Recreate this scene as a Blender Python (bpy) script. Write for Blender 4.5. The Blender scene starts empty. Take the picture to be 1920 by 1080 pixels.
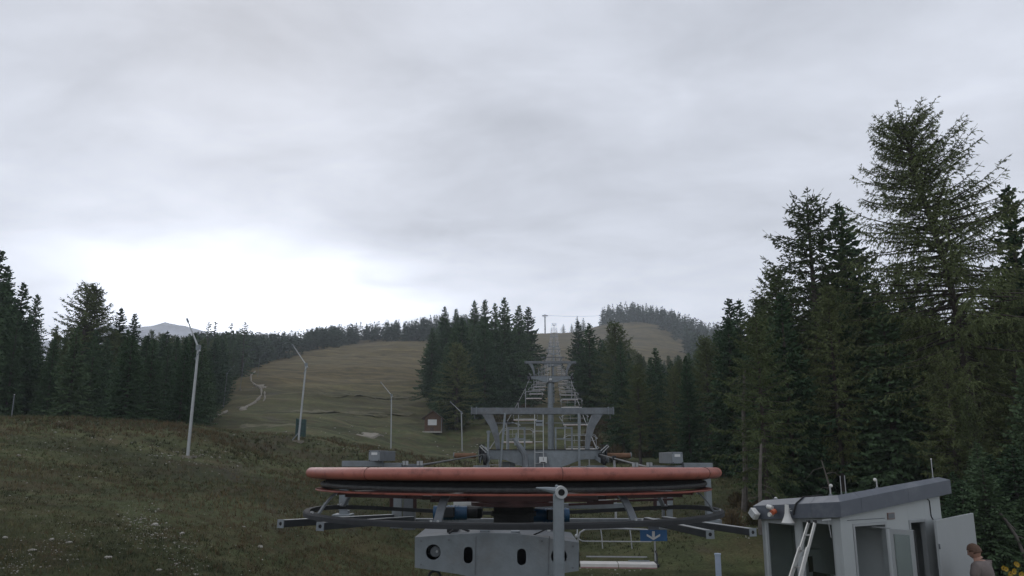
import bpy, bmesh, math, random
import numpy as np
from mathutils import Vector, Matrix

SC = bpy.context.scene
COL = SC.collection
R = math.radians
# ------------------------------------------------------------------ camera, sky, sun, exposure
F_PX = 1250.0
PPY = 640.0                              # image row of the lens axis (view camera rise)
PITCH = math.atan((860.0 - PPY) / F_PX)
CS, SN = math.cos(PITCH), math.sin(PITCH)
CAM_Z = 3.7
cam_d = bpy.data.cameras.new("camera")
cam_d.sensor_width = 36.0
cam_d.lens = F_PX / 1920.0 * 36.0
cam_d.shift_y = (PPY - 540.0) / 1920.0
cam_d.clip_start = 0.1
cam_d.clip_end = 9000
cam = bpy.data.objects.new("camera", cam_d)
COL.objects.link(cam)
cam.location = (0, 0, CAM_Z)
cam.rotation_euler = (R(90) + PITCH, 0, 0)
SC.camera = cam

SUN_AZ, SUN_EL = R(-24), R(34)          # the bright break in the cloud, ahead and left
sun_d = bpy.data.lights.new("sun", 'SUN')
sun_d.energy = 0.6
sun_d.angle = R(40)
sun_d.color = (1.0, 0.97, 0.92)
sun = bpy.data.objects.new("sun", sun_d)
COL.objects.link(sun)
sun_dir = Vector((math.sin(SUN_AZ) * math.cos(SUN_EL), math.cos(SUN_AZ) * math.cos(SUN_EL), math.sin(SUN_EL)))
sun.rotation_euler = sun_dir.to_track_quat('Z', 'Y').to_euler()
sun.location = (0, 0, 60)

def build_world():
    w = bpy.data.worlds.new("World")
    SC.world = w
    w.use_nodes = True
    nt = w.node_tree
    N, L = nt.nodes, nt.links
    for n in list(N): N.remove(n)
    def nd(t, **k):
        n = N.new(t)
        for a, b in k.items(): setattr(n, a, b)
        return n
    def mth(op, a, b=None, clamp=False):
        n = nd('ShaderNodeMath', operation=op); n.use_clamp = clamp
        for i, v in enumerate((a, b)):
            if v is None: continue
            if isinstance(v, (int, float)): n.inputs[i].default_value = v
            else: L.new(v, n.inputs[i])
        return n.outputs[0]
    out = nd('ShaderNodeOutputWorld')
    tc = nd('ShaderNodeTexCoord')
    sky = nd('ShaderNodeTexSky', sky_type='NISHITA')
    sky.sun_disc = False
    sky.sun_elevation = SUN_EL
    sky.sun_rotation = SUN_AZ
    bg1 = nd('ShaderNodeBackground'); bg1.inputs['Strength'].default_value = 0.07
    L.new(sky.outputs[0], bg1.inputs['Color'])
    sep = nd('ShaderNodeSeparateXYZ')
    L.new(tc.outputs['Generated'], sep.inputs[0])
    z = mth('MAXIMUM', sep.outputs['Z'], 0.0)
    den = mth('ADD', z, 0.22)
    comb = nd('ShaderNodeCombineXYZ')
    L.new(mth('DIVIDE', sep.outputs['X'], den), comb.inputs[0])
    L.new(mth('DIVIDE', sep.outputs['Y'], den), comb.inputs[1])
    def noise(scale, detail, rough, dist, off):
        m = nd('ShaderNodeMapping'); m.inputs['Location'].default_value = off
        m.inputs['Rotation'].default_value = (0, 0, R(28))
        m.inputs['Scale'].default_value = (1.0, 1.5, 1.0)
        L.new(comb.outputs[0], m.inputs[0])
        n = nd('ShaderNodeTexNoise'); n.inputs['Scale'].default_value = scale
        n.inputs['Detail'].default_value = detail; n.inputs['Roughness'].default_value = rough
        n.inputs['Distortion'].default_value = dist
        L.new(m.outputs[0], n.inputs['Vector'])
        return n.outputs['Fac']
    n1 = noise(1.1, 5, .5, .5, (3.3, 1.2, 0))
    n2 = noise(3.0, 7, .55, .3, (7.1, 2.0, 4))
    # soft grey cloud deck, darker overhead
    base = mth('ADD', 0.83, mth('MULTIPLY', z, -0.37))
    c = mth('ADD', base, mth('MULTIPLY', mth('SUBTRACT', n1, .5), .46))
    c = mth('ADD', c, mth('MULTIPLY', mth('SUBTRACT', n2, .5), .42))
    # break in the cloud low ahead and left (direction fixed in the world)
    def lobe(az, el, power_az, power_el, amp):
        dx = mth('SUBTRACT', mth('ARCTAN2', sep.outputs['X'], sep.outputs['Y']), R(az))
        dz = mth('SUBTRACT', mth('ARCSINE', sep.outputs['Z']), R(el))
        e = mth('ADD', mth('MULTIPLY', mth('POWER', mth('ABSOLUTE', mth('DIVIDE', dx, R(power_az))), 2.0), -1),
                mth('MULTIPLY', mth('POWER', mth('ABSOLUTE', mth('DIVIDE', dz, R(power_el))), 2.0), -1))
        g = mth('EXPONENT', e)
        return mth('MULTIPLY', g, mth('MULTIPLY', amp, mth('ADD', mth('MULTIPLY', n2, 1.2), .4)))
    c = mth('ADD', c, lobe(-22, 11.0, 12.5, 5.2, 1.5))
    c = mth('ADD', c, lobe(-6, 10.0, 24, 6.0, .22))
    c = mth('MAXIMUM', c, 0.12)
    c = mth('MULTIPLY', mth('MINIMUM', c, 2.2), 1.27)
    cr = nd('ShaderNodeCombineColor')
    L.new(mth('MULTIPLY', c, .945), cr.inputs[0]); L.new(mth('MULTIPLY', c, .985), cr.inputs[1]); L.new(mth('MULTIPLY', c, 1.09), cr.inputs[2])
    bg2 = nd('ShaderNodeBackground'); bg2.inputs['Strength'].default_value = 1.0
    L.new(cr.outputs[0], bg2.inputs['Color'])
    mx = nd('ShaderNodeMixShader'); mx.inputs[0].default_value = 0.93
    L.new(bg1.outputs[0], mx.inputs[1]); L.new(bg2.outputs[0], mx.inputs[2])
    L.new(mx.outputs[0], out.inputs['Surface'])
build_world()
SC.view_settings.view_transform = 'Standard'
SC.view_settings.look = 'None'
SC.view_settings.exposure = 0.0
SC.view_settings.gamma = 1.0
SC.view_settings.use_curve_mapping = False
SC.render.engine = 'CYCLES'
SC.cycles.max_bounces = 6
SC.cycles.diffuse_bounces = 3
SC.cycles.glossy_bounces = 3
SC.cycles.transmission_bounces = 5
SC.cycles.transparent_max_bounces = 8
SC.cycles.volume_bounces = 1
SC.cycles.use_denoising = True
SC.cycles.caustics_reflective = False
SC.cycles.caustics_refractive = False

# ------------------------------------------------------------------ pixel <-> world
def P(u, v, Y):
    """world point at forward distance Y on the sight line through photo pixel (u, v)"""
    xc = (u - 960.0) / F_PX; yc = -(v - PPY) / F_PX
    d = (xc, CS - yc * SN, SN + yc * CS)
    t = Y / d[1]
    return Vector((d[0] * t, Y, CAM_Z + d[2] * t))
def proj(x, y, z):
    z = z - CAM_Z
    f = y * CS + z * SN; up = -y * SN + z * CS
    return 960 + F_PX * x / f, PPY - F_PX * up / f
def zrel(v, Y): return (860 - v) / 1290.0 * Y

# ------------------------------------------------------------------ object helpers
def props(o, label=None, cat=None, group=None, kind=None):
    if label: o['label'] = label
    if cat: o['category'] = cat
    if group: o['group'] = group
    if kind: o['kind'] = kind
    return o
def thing(name, label, cat, loc=(0, 0, 0), group=None):
    o = bpy.data.objects.new(name, None)
    o.empty_display_size = .3
    COL.objects.link(o); o.location = loc
    return props(o, label, cat, group)
def root_off(p):
    off = Vector((0, 0, 0))
    while p is not None:
        off += Vector(p.location); p = p.parent
    return off

class MB:
    def __init__(s): s.v = []; s.f = []
    def add(s, vs, fs):
        n = len(s.v); s.v += [tuple(q) for q in vs]; s.f += [tuple(i + n for i in f) for f in fs]; return s
    def box(s, c, d, rz=0.0):
        hx, hy, hz = d[0] / 2, d[1] / 2, d[2] / 2
        ca, sa = math.cos(rz), math.sin(rz); vs = []
        for z in (-hz, hz):
            for x, y in ((-hx, -hy), (hx, -hy), (hx, hy), (-hx, hy)):
                vs.append((c[0] + x * ca - y * sa, c[1] + x * sa + y * ca, c[2] + z))
        return s.add(vs, [(3, 2, 1, 0), (4, 5, 6, 7), (0, 1, 5, 4), (1, 2, 6, 5), (2, 3, 7, 6), (3, 0, 4, 7)])
    def beam(s, a, b, w, h, up=(0, 0, 1)):
        a, b = Vector(a), Vector(b); d = (b - a).normalized(); up = Vector(up)
        if abs(d.dot(up)) > .98: up = Vector((0, 1, 0))
        x = d.cross(up).normalized(); z = x.cross(d).normalized()
        vs = []
        for q in (a, b):
            for i, j in ((-1, -1), (1, -1), (1, 1), (-1, 1)): vs.append(q + x * (i * w / 2) + z * (j * h / 2))
        return s.add(vs, [(0, 1, 2, 3), (7, 6, 5, 4), (0, 4, 5, 1), (1, 5, 6, 2), (2, 6, 7, 3), (3, 7, 4, 0)])
    def tube(s, pts, r, n=8, closed=False):
        pts = [Vector(p) for p in pts]; m = len(pts)
        rs = r if isinstance(r, (list, tuple)) else [r] * m
        vs = []; prev = None
        for i, p in enumerate(pts):
            if closed: d = pts[(i + 1) % m] - pts[i - 1]
            else: d = pts[min(i + 1, m - 1)] - pts[max(i - 1, 0)]
            d.normalize()
            if prev is None:
                x = d.cross(Vector((0, 0, 1)))
                if x.length < .05: x = d.cross(Vector((0, 1, 0)))
            else: x = prev - d * prev.dot(d)
            x.normalize(); prev = x; y = d.cross(x)
            for k in range(n):
                a = 2 * math.pi * k / n
                vs.append(p + (x * math.cos(a) + y * math.sin(a)) * rs[i])
        fs = []
        for i in range(m if closed else m - 1):
            j = (i + 1) % m
            for k in range(n):
                fs.append((i * n + k, i * n + (k + 1) % n, j * n + (k + 1) % n, j * n + k))
        if not closed:
            fs.append(tuple(range(n))[::-1]); fs.append(tuple(range((m - 1) * n, m * n)))
        return s.add(vs, fs)
    def cyl(s, a, b, r, n=16, r2=None): return s.tube([a, b], [r, r if r2 is None else r2], n)
    def lathe(s, prof, c=(0, 0, 0), n=48, closed=True):
        vs = []; m = len(prof)
        for k in range(n):
            a = 2 * math.pi * k / n
            for r, z in prof: vs.append((c[0] + r * math.cos(a), c[1] + r * math.sin(a), c[2] + z))
        fs = []
        for k in range(n):
            k2 = (k + 1) % n
            for i in range(m if closed else m - 1):
                i2 = (i + 1) % m
                fs.append((k * m + i, k2 * m + i, k2 * m + i2, k * m + i2))
        return s.add(vs, fs)
    def prism(s, poly, ext):
        """poly: world points of one face; ext: extrusion vector"""
        poly = [Vector(p) for p in poly]; ext = Vector(ext); n = len(poly)
        vs = poly + [p + ext for p in poly]
        fs = [tuple(range(n)), tuple(range(2 * n - 1, n - 1, -1))]
        for i in range(n):
            j = (i + 1) % n; fs.append((i, i + n, j + n, j))
        return s.add(vs, fs)
    def sphere(s, c, r, n=10, m=6, sc=(1, 1, 1)):
        prof = [(r * math.sin(math.pi * i / m), -r * math.cos(math.pi * i / m)) for i in range(m + 1)]
        k0 = len(s.v); s.lathe(prof, (0, 0, 0), n, False)
        for i in range(k0, len(s.v)):
            x, y, z = s.v[i]; s.v[i] = (c[0] + x * sc[0], c[1] + y * sc[1], c[2] + z * sc[2])
        return s
    def build(s, name, mat, parent=None, smooth=False, bevel=0.0):
        me = bpy.data.meshes.new(name)
        off = root_off(parent)
        me.from_pydata([(a - off.x, b - off.y, c - off.z) for a, b, c in s.v], [], s.f)
        me.update()
        bm = bmesh.new(); bm.from_mesh(me)
        bmesh.ops.remove_doubles(bm, verts=bm.verts, dist=1e-5)
        bmesh.ops.recalc_face_normals(bm, faces=bm.faces)
        if bevel:
            es = [e for e in bm.edges if len(e.link_faces) == 2 and e.calc_face_angle(0) > .6]
            bmesh.ops.bevel(bm, geom=es, offset=bevel, segments=1, affect='EDGES', clamp_overlap=True)
        bm.to_mesh(me); bm.free()
        if smooth:
            me.polygons.foreach_set('use_smooth', [True] * len(me.polygons))
            try: me.set_sharp_from_angle(angle=R(40))
            except Exception: pass
        me.materials.append(mat)
        o = bpy.data.objects.new(name, me); COL.objects.link(o)
        if parent is not None: o.parent = parent
        return o
def raw_mesh(name, verts, faces_flat, nper, mat, parent=None, smooth=False):
    """fast mesh from numpy arrays with faces of one size"""
    me = bpy.data.meshes.new(name)
    nv = len(verts); nf = len(faces_flat) // nper
    me.vertices.add(nv); me.vertices.foreach_set('co', np.asarray(verts, dtype=np.float32).ravel())
    me.loops.add(nf * nper); me.loops.foreach_set('vertex_index', np.asarray(faces_flat, dtype=np.int32).ravel())
    me.polygons.add(nf); me.polygons.foreach_set('loop_start', np.arange(0, nf * nper, nper, dtype=np.int32))
    if smooth: me.polygons.foreach_set('use_smooth', np.ones(nf, dtype=bool))
    me.update(calc_edges=True); me.validate()
    if mat: me.materials.append(mat)
    o = bpy.data.objects.new(name, me); COL.objects.link(o)
    if parent is not None: o.parent = parent
    return o
def dup(root, loc=None, rot=None, scale=None, label=None, group=None):
    c = root.copy(); COL.objects.link(c)
    if loc is not None: c.location = loc
    if rot is not None: c.rotation_euler = rot
    if scale is not None: c.scale = scale
    if label: c['label'] = label
    if group: c['group'] = group
    def kids(src, dst):
        for ch in src.children:
            d = ch.copy(); COL.objects.link(d); d.parent = dst; kids(ch, d)
    kids(root, c)
    return c
def text_mesh(name, txt, size, mat, parent, loc, right, up, depth=.004):
    cu = bpy.data.curves.new(name, 'FONT'); cu.body = txt; cu.size = size
    cu.align_x = 'CENTER'; cu.align_y = 'CENTER'; cu.extrude = depth
    tmp = bpy.data.objects.new(name, cu); COL.objects.link(tmp)
    me = bpy.data.meshes.new_from_object(tmp.evaluated_get(bpy.context.evaluated_depsgraph_get()))
    bpy.data.objects.remove(tmp)
    me.name = name; me.materials.clear(); me.materials.append(mat)
    r_, u_ = Vector(right).normalized(), Vector(up).normalized(); n_ = r_.cross(u_)
    M = Matrix((r_, u_, n_)).transposed().to_4x4(); M.translation = Vector(loc) - root_off(parent)
    me.transform(M)
    o = bpy.data.objects.new(name, me); COL.objects.link(o); o.parent = parent
    return o

# ------------------------------------------------------------------ materials
def mat(name, col, rough=.6, metal=0.0, var=.18, scale=3.0, bump=0.0, bscale=20.0, dirt=None, dirt_amt=.0, spec=.4, randomv=0.0, dscale=2.0, stretch=(1, 1, 1)):
    m = bpy.data.materials.new(name); m.use_nodes = True
    nt = m.node_tree; N, L = nt.nodes, nt.links
    b = N['Principled BSDF']
    b.inputs['Roughness'].default_value = rough; b.inputs['Metallic'].default_value = metal
    b.inputs['Specular IOR Level'].default_value = spec
    tc = N.new('ShaderNodeTexCoord'); mp = N.new('ShaderNodeMapping'); mp.inputs['Scale'].default_value = stretch
    L.new(tc.outputs['Object'], mp.inputs[0])
    nz = N.new('ShaderNodeTexNoise'); nz.inputs['Scale'].default_value = scale; nz.inputs['Detail'].default_value = 6
    nz.inputs['Roughness'].default_value = .65
    L.new(mp.outputs[0], nz.inputs['Vector'])
    cr = N.new('ShaderNodeValToRGB')
    lo = tuple(max(0, c * (1 - var)) for c in col) + (1,); hi = tuple(min(1, c * (1 + var)) for c in col) + (1,)
    cr.color_ramp.elements[0].position = .3; cr.color_ramp.elements[1].position = .7
    cr.color_ramp.elements[0].color = lo; cr.color_ramp.elements[1].color = hi
    L.new(nz.outputs['Fac'], cr.inputs[0]); last = cr.outputs[0]
    if dirt:
        n2 = N.new('ShaderNodeTexNoise'); n2.inputs['Scale'].default_value = dscale; n2.inputs['Detail'].default_value = 8
        n2.inputs['Roughness'].default_value = .7
        L.new(mp.outputs[0], n2.inputs['Vector'])
        r2 = N.new('ShaderNodeValToRGB'); r2.color_ramp.elements[0].position = .52; r2.color_ramp.elements[1].position = .72
        r2.color_ramp.elements[0].color = (0, 0, 0, 1); r2.color_ramp.elements[1].color = (dirt_amt,) * 3 + (1,)
        L.new(n2.outputs['Fac'], r2.inputs[0])
        mx = N.new('ShaderNodeMix'); mx.data_type = 'RGBA'
        L.new(r2.outputs[0], mx.inputs[0]); L.new(last, mx.inputs[6]); mx.inputs[7].default_value = tuple(dirt) + (1,)
        last = mx.outputs[2]
    if randomv:
        oi = N.new('ShaderNodeObjectInfo'); hs = N.new('ShaderNodeHueSaturation')
        mr = N.new('ShaderNodeMapRange'); mr.inputs[3].default_value = 1 - randomv; mr.inputs[4].default_value = 1 + randomv
        L.new(oi.outputs['Random'], mr.inputs[0]); L.new(mr.outputs[0], hs.inputs['Value'])
        m2 = N.new('ShaderNodeMapRange'); m2.inputs[3].default_value = .5 + randomv * .06; m2.inputs[4].default_value = .5 - randomv * .06
        L.new(oi.outputs['Random'], m2.inputs[0]); L.new(m2.outputs[0], hs.inputs['Hue'])
        L.new(last, hs.inputs['Color']); last = hs.outputs[0]
    L.new(last, b.inputs['Base Color'])
    if bump:
        n3 = N.new('ShaderNodeTexNoise'); n3.inputs['Scale'].default_value = bscale; n3.inputs['Detail'].default_value = 5
        L.new(mp.outputs[0], n3.inputs['Vector'])
        bp = N.new('ShaderNodeBump'); bp.inputs['Strength'].default_value = bump; bp.inputs['Distance'].default_value = .02
        L.new(n3.outputs['Fac'], bp.inputs['Height']); L.new(bp.outputs[0], b.inputs['Normal'])
    return m
M = {}
M['galv'] = mat('galvanized_steel', (.19, .215, .23), .55, .25, .16, 5, .1, 40, (.16, .15, .14), .5)
M['galv_dark'] = mat('weathered_steel', (.145, .16, .172), .6, .25, .2, 5, .1, 40, (.10, .085, .07), .6)
M['galv_light'] = mat('bright_galvanized_pole', (.36, .375, .375), .5, .15, .1, 5)
M['dark_steel'] = mat('dark_steel', (.022, .024, .026), .75, 0, .25, 6)
M['black_rubber'] = mat('black_rubber', (.018, .019, .02), .75, 0, .3, 10, .2, 60)
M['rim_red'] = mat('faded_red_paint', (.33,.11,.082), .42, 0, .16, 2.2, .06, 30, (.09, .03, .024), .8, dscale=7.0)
M['frame_red'] = mat('shade_darkened_red', (.028,.008,.0065), .5, 0, .2, 4, 0, 10, (.06, .02, .02), .5)  # red darkened to carry the shade under the wheel
M['rust'] = mat('rusty_steel', (.17,.092,.052), .8, 0, .3, 6, .3, 40, (.10, .05, .03), .7)
M['blue_motor'] = mat('blue_motor_paint', (.02,.07,.14), .45, 0, .2, 5, 0, 10, (.02, .03, .04), .6)
M['blue_sign'] = mat('blue_sign_sheet', (.02, .09, .22), .4, 0, .1, 5)
M['white'] = mat('white_paint', (.55,.56,.55), .5, 0, .06, 5)
M['black_print'] = mat('black_print', (.02, .02, .02), .6, 0, .1, 5)
M['slat'] = mat('pale_seat_slats', (.56,.54,.51), .55, 0, .1, 8, 0, 10, (.35, .28, .24), .5)
M['slat_edge'] = mat('worn_red_seat_edge', (.28, .16, .15), .6, 0, .2, 8)
M['chair_tube'] = mat('chair_tube_steel', (.29,.30,.305), .5, .3, .15, 8)
M['rope'] = mat('steel_wire_rope', (.085, .09, .09), .55, .4, .3, 30)
M['wall'] = mat('pale_wall_panel', (.36, .385, .385), .5, 0, .05, 1.5, 0, 10, (.36, .37, .36), .4)
M['door_leaf'] = mat('white_door_sheet', (.34, .36, .365), .45, 0, .04, 1.5)
M['fascia'] = mat('anthracite_fascia_sheet', (.105, .118, .14), .4, .2, .1, 2, 0, 10, (.22, .225, .23), .4)
M['roof_sheet'] = mat('beige_roof_membrane', (.24,.22,.18), .8, 0, .2, 3)
M['frame_alu'] = mat('aluminium_frame', (.34, .36, .365), .4, .3, .06, 4)
M['interior'] = mat('interior_wall', (.42, .44, .44), .7, 0, .05, 2)
M['floor_in'] = mat('interior_floor', (.10, .10, .10), .6, 0, .1, 4)
M['plastic_white'] = mat('white_plastic', (.6,.6,.57), .45, 0, .05, 5)
M['orange'] = mat('orange_plastic', (.40,.09,.035), .45, 0, .1, 5)
M['alu'] = mat('ladder_aluminium', (.42,.42,.40), .4, .4, .1, 10, 0, 10, (.34, .28, .24), .6)
M['wood'] = mat('hut_timber', (.135, .082, .050), .8, 0, .35, 6, .3, 20, (.08, .05, .035), .7, stretch=(6, 6, .6))
M['wood_dark'] = mat('hut_roof_timber', (.085, .06, .05), .8, 0, .3, 6, .3, 20)
M['stone'] = mat('limestone_rock', (.34,.325,.285), .9, 0, .22, 9, .5, 25, (.22, .20, .16), .6)
M['gravel'] = mat('pale_gravel', (.21,.19,.155), .95, 0, .25, 2.5, .5, 8, (.20, .18, .12), .8, dscale=1.0)
M['mountain'] = mat('hazed_rock', (.46,.47,.50), .95, 0, .35, .03, .0, 1, (.10, .11, .11), .9, dscale=.02)  # distance haze is put into this pale bluish rock colour
M['green_mat'] = mat('dark_green_tarpaulin', (.022, .055, .05), .6, 0, .15, 5)
M['post_blue'] = mat('blue_grey_post', (.34, .40, .50), .5, 0, .08, 6)
M['bark'] = mat('bark', (.058,.048,.040), .95, 0, .35, 5, .6, 14, (.16, .15, .13), .5, stretch=(1, 1, .25))
M['dead_wood'] = mat('bleached_dead_wood', (.11,.098,.085), .9, 0, .3, 6, .4, 20)
M['spruce'] = mat('spruce_needles', (.052, .088, .043), .8, 0, .35, .9, spec=.15, randomv=.35)
M['larch'] = mat('larch_needles', (.088, .112, .046), .8, 0, .3, .9, spec=.15, randomv=.3)
M['far_tree'] = mat('far_needles', (.055, .078, .05), .85, 0, .5, .05, spec=.1)
M['shrub'] = mat('scrub_leaves', (.105, .085, .045), .85, 0, .35, 1.5, spec=.15, randomv=.4)
M['skin'] = mat('skin', (.32,.185,.135), .55, 0, .06, 6)
M['hair'] = mat('brown_hair', (.10, .055, .035), .7, 0, .3, 30, .3, 60)
M['shirt'] = mat('grey_brown_tshirt', (.15,.125,.115), .85, 0, .12, 5, .2, 30)
M['trousers'] = mat('dark_trousers', (.05, .055, .07), .85, 0, .15, 5)
M['flower'] = mat('yellow_petals', (.36,.24,.02), .6, 0, .2, 10)
M['leaf'] = mat('flower_leaves', (.06, .10, .035), .7, 0, .3, 10)
M['teal'] = mat('pale_blue_cloth', (.20, .34, .40), .8, 0, .1, 10)
M['rust_sign'] = mat('brown_plate', (.20, .13, .11), .6, 0, .2, 10)
M['summit_steel'] = mat('dark_summit_steel', (.12, .13, .14), .6, .2, .1, 1)
def glass_mat():
    m = bpy.data.materials.new('window_glass'); m.use_nodes = True
    nt = m.node_tree; N, L = nt.nodes, nt.links
    for n in list(N): N.remove(n)
    out = N.new('ShaderNodeOutputMaterial'); g = N.new('ShaderNodeBsdfGlossy'); g.inputs['Roughness'].default_value = .02
    t = N.new('ShaderNodeBsdfTransparent'); t.inputs['Color'].default_value = (.72, .76, .75, 1)
    lw = N.new('ShaderNodeLayerWeight'); lw.inputs['Blend'].default_value = .5
    pw = N.new('ShaderNodeMath'); pw.operation = 'POWER'; pw.inputs[1].default_value = 3.2; L.new(lw.outputs['Facing'], pw.inputs[0])
    fr = N.new('ShaderNodeMath'); fr.operation = 'MULTIPLY_ADD'; fr.inputs[1].default_value = .8; fr.inputs[2].default_value = .07; L.new(pw.outputs[0], fr.inputs[0])
    nz = N.new('ShaderNodeTexNoise'); nz.inputs['Scale'].default_value = 1.2
    bp = N.new('ShaderNodeBump'); bp.inputs['Strength'].default_value = .03; L.new(nz.outputs['Fac'], bp.inputs['Height']); L.new(bp.outputs[0], g.inputs['Normal'])
    mx = N.new('ShaderNodeMixShader'); L.new(fr.outputs[0], mx.inputs[0]); L.new(t.outputs[0], mx.inputs[1]); L.new(g.outputs[0], mx.inputs[2])
    L.new(mx.outputs[0], out.inputs['Surface'])
    return m
M['glass'] = glass_mat()

# ------------------------------------------------------------------ terrain
_ctrl = []
def C(u, v, Y): p = P(u, v, Y); _ctrl.append((p.x, p.y, p.z - CAM_Z))
def W(x, y, z): _ctrl.append((x, y, z))
# level yard round the valley station
for x in (-4, 2, 8, 14):
    for y in (4, 8, 12, 17, 22): W(x, y, -3.7)
for x, y, z in ((20, 5, -3.6), (20, 12, -3.5), (20, 20, -3.0), (28, 12, -3.2), (28, 22, -2.6), (-9, 4, -3.4), (-14, 4, -2.9), (-22, 6, -2.2), (-9, 8, -3.2)): W(x, y, z)
for c in ((0, 1080, 14), (250, 1080, 15.5), (500, 1080, 18), (720, 1080, 21),
          (0, 960, 19), (250, 960, 21), (500, 965, 24), (720, 975, 28),
          (0, 880, 26), (250, 885, 30), (480, 890, 35), (640, 890, 41), (760, 905, 38),
          (0, 783, 44), (100, 783, 44), (220, 789, 45), (340, 797, 46), (352, 850, 36), (430, 820, 47), (560, 826, 52), (650, 830, 58), (735, 838, 70), (800, 850, 72), (867, 843, 88),
          (690, 817, 82), (810, 809, 100), (600, 800, 80), (520, 795, 80), (440, 790, 82), (390, 783, 85),
          (480, 766, 112), (700, 775, 118), (790, 775, 125), (420, 770, 110), (490, 722, 165), (700, 715, 195), (790, 720, 180), (460, 705, 185), (600, 690, 230), (560, 668, 275), (790, 670, 290), (650, 652, 330), (740, 634, 385), (800, 634, 390), (880, 634, 400),
          (600, 650, 430), (500, 645, 430), (400, 640, 430), (720, 640, 470), (850, 640, 480), (940, 625, 560)): C(*c)
# ground behind the left knoll, under the dark forest
for u, z, Y in ((-200, 2.4, 45), (-200, 3, 62), (0, 2.2, 60), (150, 2.0, 62), (300, 1.9, 64), (0, 5, 90), (200, 5, 95), (330, 6, 105), (0, 12, 150), (200, 16, 160), (350, 20, 180), (-200, 14, 150),
                (0, 34, 300), (200, 38, 300), (350, 42, 300), (200, 60, 430), (0, 55, 430), (-200, 40, 300), (-300, 60, 500)):
    W((u - 960) / 1290 * Y, Y, z)
# under the lift line
LINE = [(8.2, -.267), (27, .17), (74, 8.9), (160, 22.5), (258, 40.5), (330, 55.5), (480, 88), (700, 141)]
def rope_z(Y):
    for (a, za), (b, zb) in zip(LINE, LINE[1:]):
        if Y <= b: t = (Y - a) / (b - a); return za + (zb - za) * t - 4 * t * (1 - t) * (b - a) * .006 * (1 if a > 20 else 0)
    return LINE[-1][1]
def axis_x(Y): return .065 * (Y - 8.2)
for Y, g in ((24, -3.6), (34, -3.3), (50, -2.0), (74, .8), (100, 4.6), (130, 8.8), (160, 13.5), (200, 20), (258, 31), (330, 46), (400, 61), (480, 79), (590, 106), (700, 133)):
    W(axis_x(Y), Y, g)
    if Y > 60:
        W(axis_x(Y) - .06 * Y, Y, g * (1.0 if Y < 500 else .985)); W(axis_x(Y) + .05 * Y, Y, g)
# right-hand side: bank, forest floor, upper meadow, wooded summit
for c in ((1420, 985, 26), (1500, 960, 30), (1300, 960, 30), (1250, 905, 45), (1400, 890, 45), (1150, 850, 78), (1250, 850, 80), (1400, 845, 90), (1160, 603, 700), (1230, 612, 640), (1120, 612, 700), (1275, 655, 500), (1180, 660, 450), (1220, 640, 520), (1150, 690, 350), (1280, 700, 330)): C(*c)
for u, z, Y in ((1700, -2.2, 30), (1900, -1.6, 34), (1700, -1.0, 48), (1900, 0, 50), (2100, 0, 40), (1500, 1.5, 80), (1700, 3, 80), (1900, 4, 80), (1500, 12, 160), (1800, 16, 160), (1400, 40, 320), (1700, 45, 320), (1400, 80, 560), (1700, 90, 560), (1330, 120, 680), (1250, 150, 760), (1180, 157, 760), (1120, 150, 790), (1400, 130, 760)):
    W((u - 960) / 1290 * Y, Y, z)
_c = np.array(_ctrl)
def _warp(x, y):
    yy = np.maximum(y, 4.0) + 12.0
    return np.clip(x / yy, -1.15, 1.15) * 1.6, np.log(yy), yy
def _tps(d2): return np.where(d2 > 1e-12, .5 * d2 * np.log(np.maximum(d2, 1e-12)), 0.0)
_a, _b, _yy = _warp(_c[:, 0], _c[:, 1])
_A = np.stack([_a, _b], 1); _n = len(_A)
_D = ((_A[:, None] - _A[None]) ** 2).sum(-1)
_K = np.zeros((_n + 3, _n + 3)); _K[:_n, :_n] = _tps(_D) + np.eye(_n) * 2e-4
_K[:_n, _n] = 1; _K[:_n, _n + 1:] = _A; _K[_n, :_n] = 1; _K[_n + 1:, :_n] = _A.T
_w = np.linalg.solve(_K, np.concatenate([_c[:, 2] / _yy, [0, 0, 0]]))
_rng = np.random.RandomState(5)
_sin = []
for wl, am in ((90, .9), (45, .5), (21, .25), (11, .16), (6, .10), (3.2, .06), (1.7, .035)):
    for k in range(3):
        an = _rng.rand() * 6.283; _sin.append((math.cos(an) * 6.283 / wl, math.sin(an) * 6.283 / wl, _rng.rand() * 6.283, am, wl))
def H(x, y):
    """ground height"""
    x = np.asarray(x, float); y = np.asarray(y, float)
    a, b, yy = _warp(x, y)
    a, b = a.ravel(), b.ravel(); out = np.empty(len(a))
    for i in range(0, len(a), 20000):
        q = np.stack([a[i:i + 20000], b[i:i + 20000]], 1)
        d = (q * q).sum(1)[:, None] + (_A * _A).sum(1)[None] - 2 * q @ _A.T
        out[i:i + 20000] = _tps(np.maximum(d, 0)) @ _w[:_n] + _w[_n] + q @ _w[_n + 1:]
    z = out.reshape(x.shape) * yy
    far = np.clip((y - 780) / 1400, 0, 1)
    z = z * (1 - far) - 20 * far
    z = np.where(y > 780, np.minimum(z, 150), z)
    bump = np.zeros_like(z)
    for kx, ky, ph, am, wl in _sin:
        amp = am * np.clip((y - wl * 1.2) / (wl * 2.0), 0, 1)
        bump += amp * .6 * np.sin(kx * x + ky * y + ph)
    near = np.clip((y - 12) / 40, .25, 1) * np.clip((np.abs(x - 2) + np.maximum(y - 22, 0)) / 14, 0.15, 1)
    return z + bump * near + CAM_Z
def Hs(x, y): return float(H(np.array([x]), np.array([y]))[0])
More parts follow.
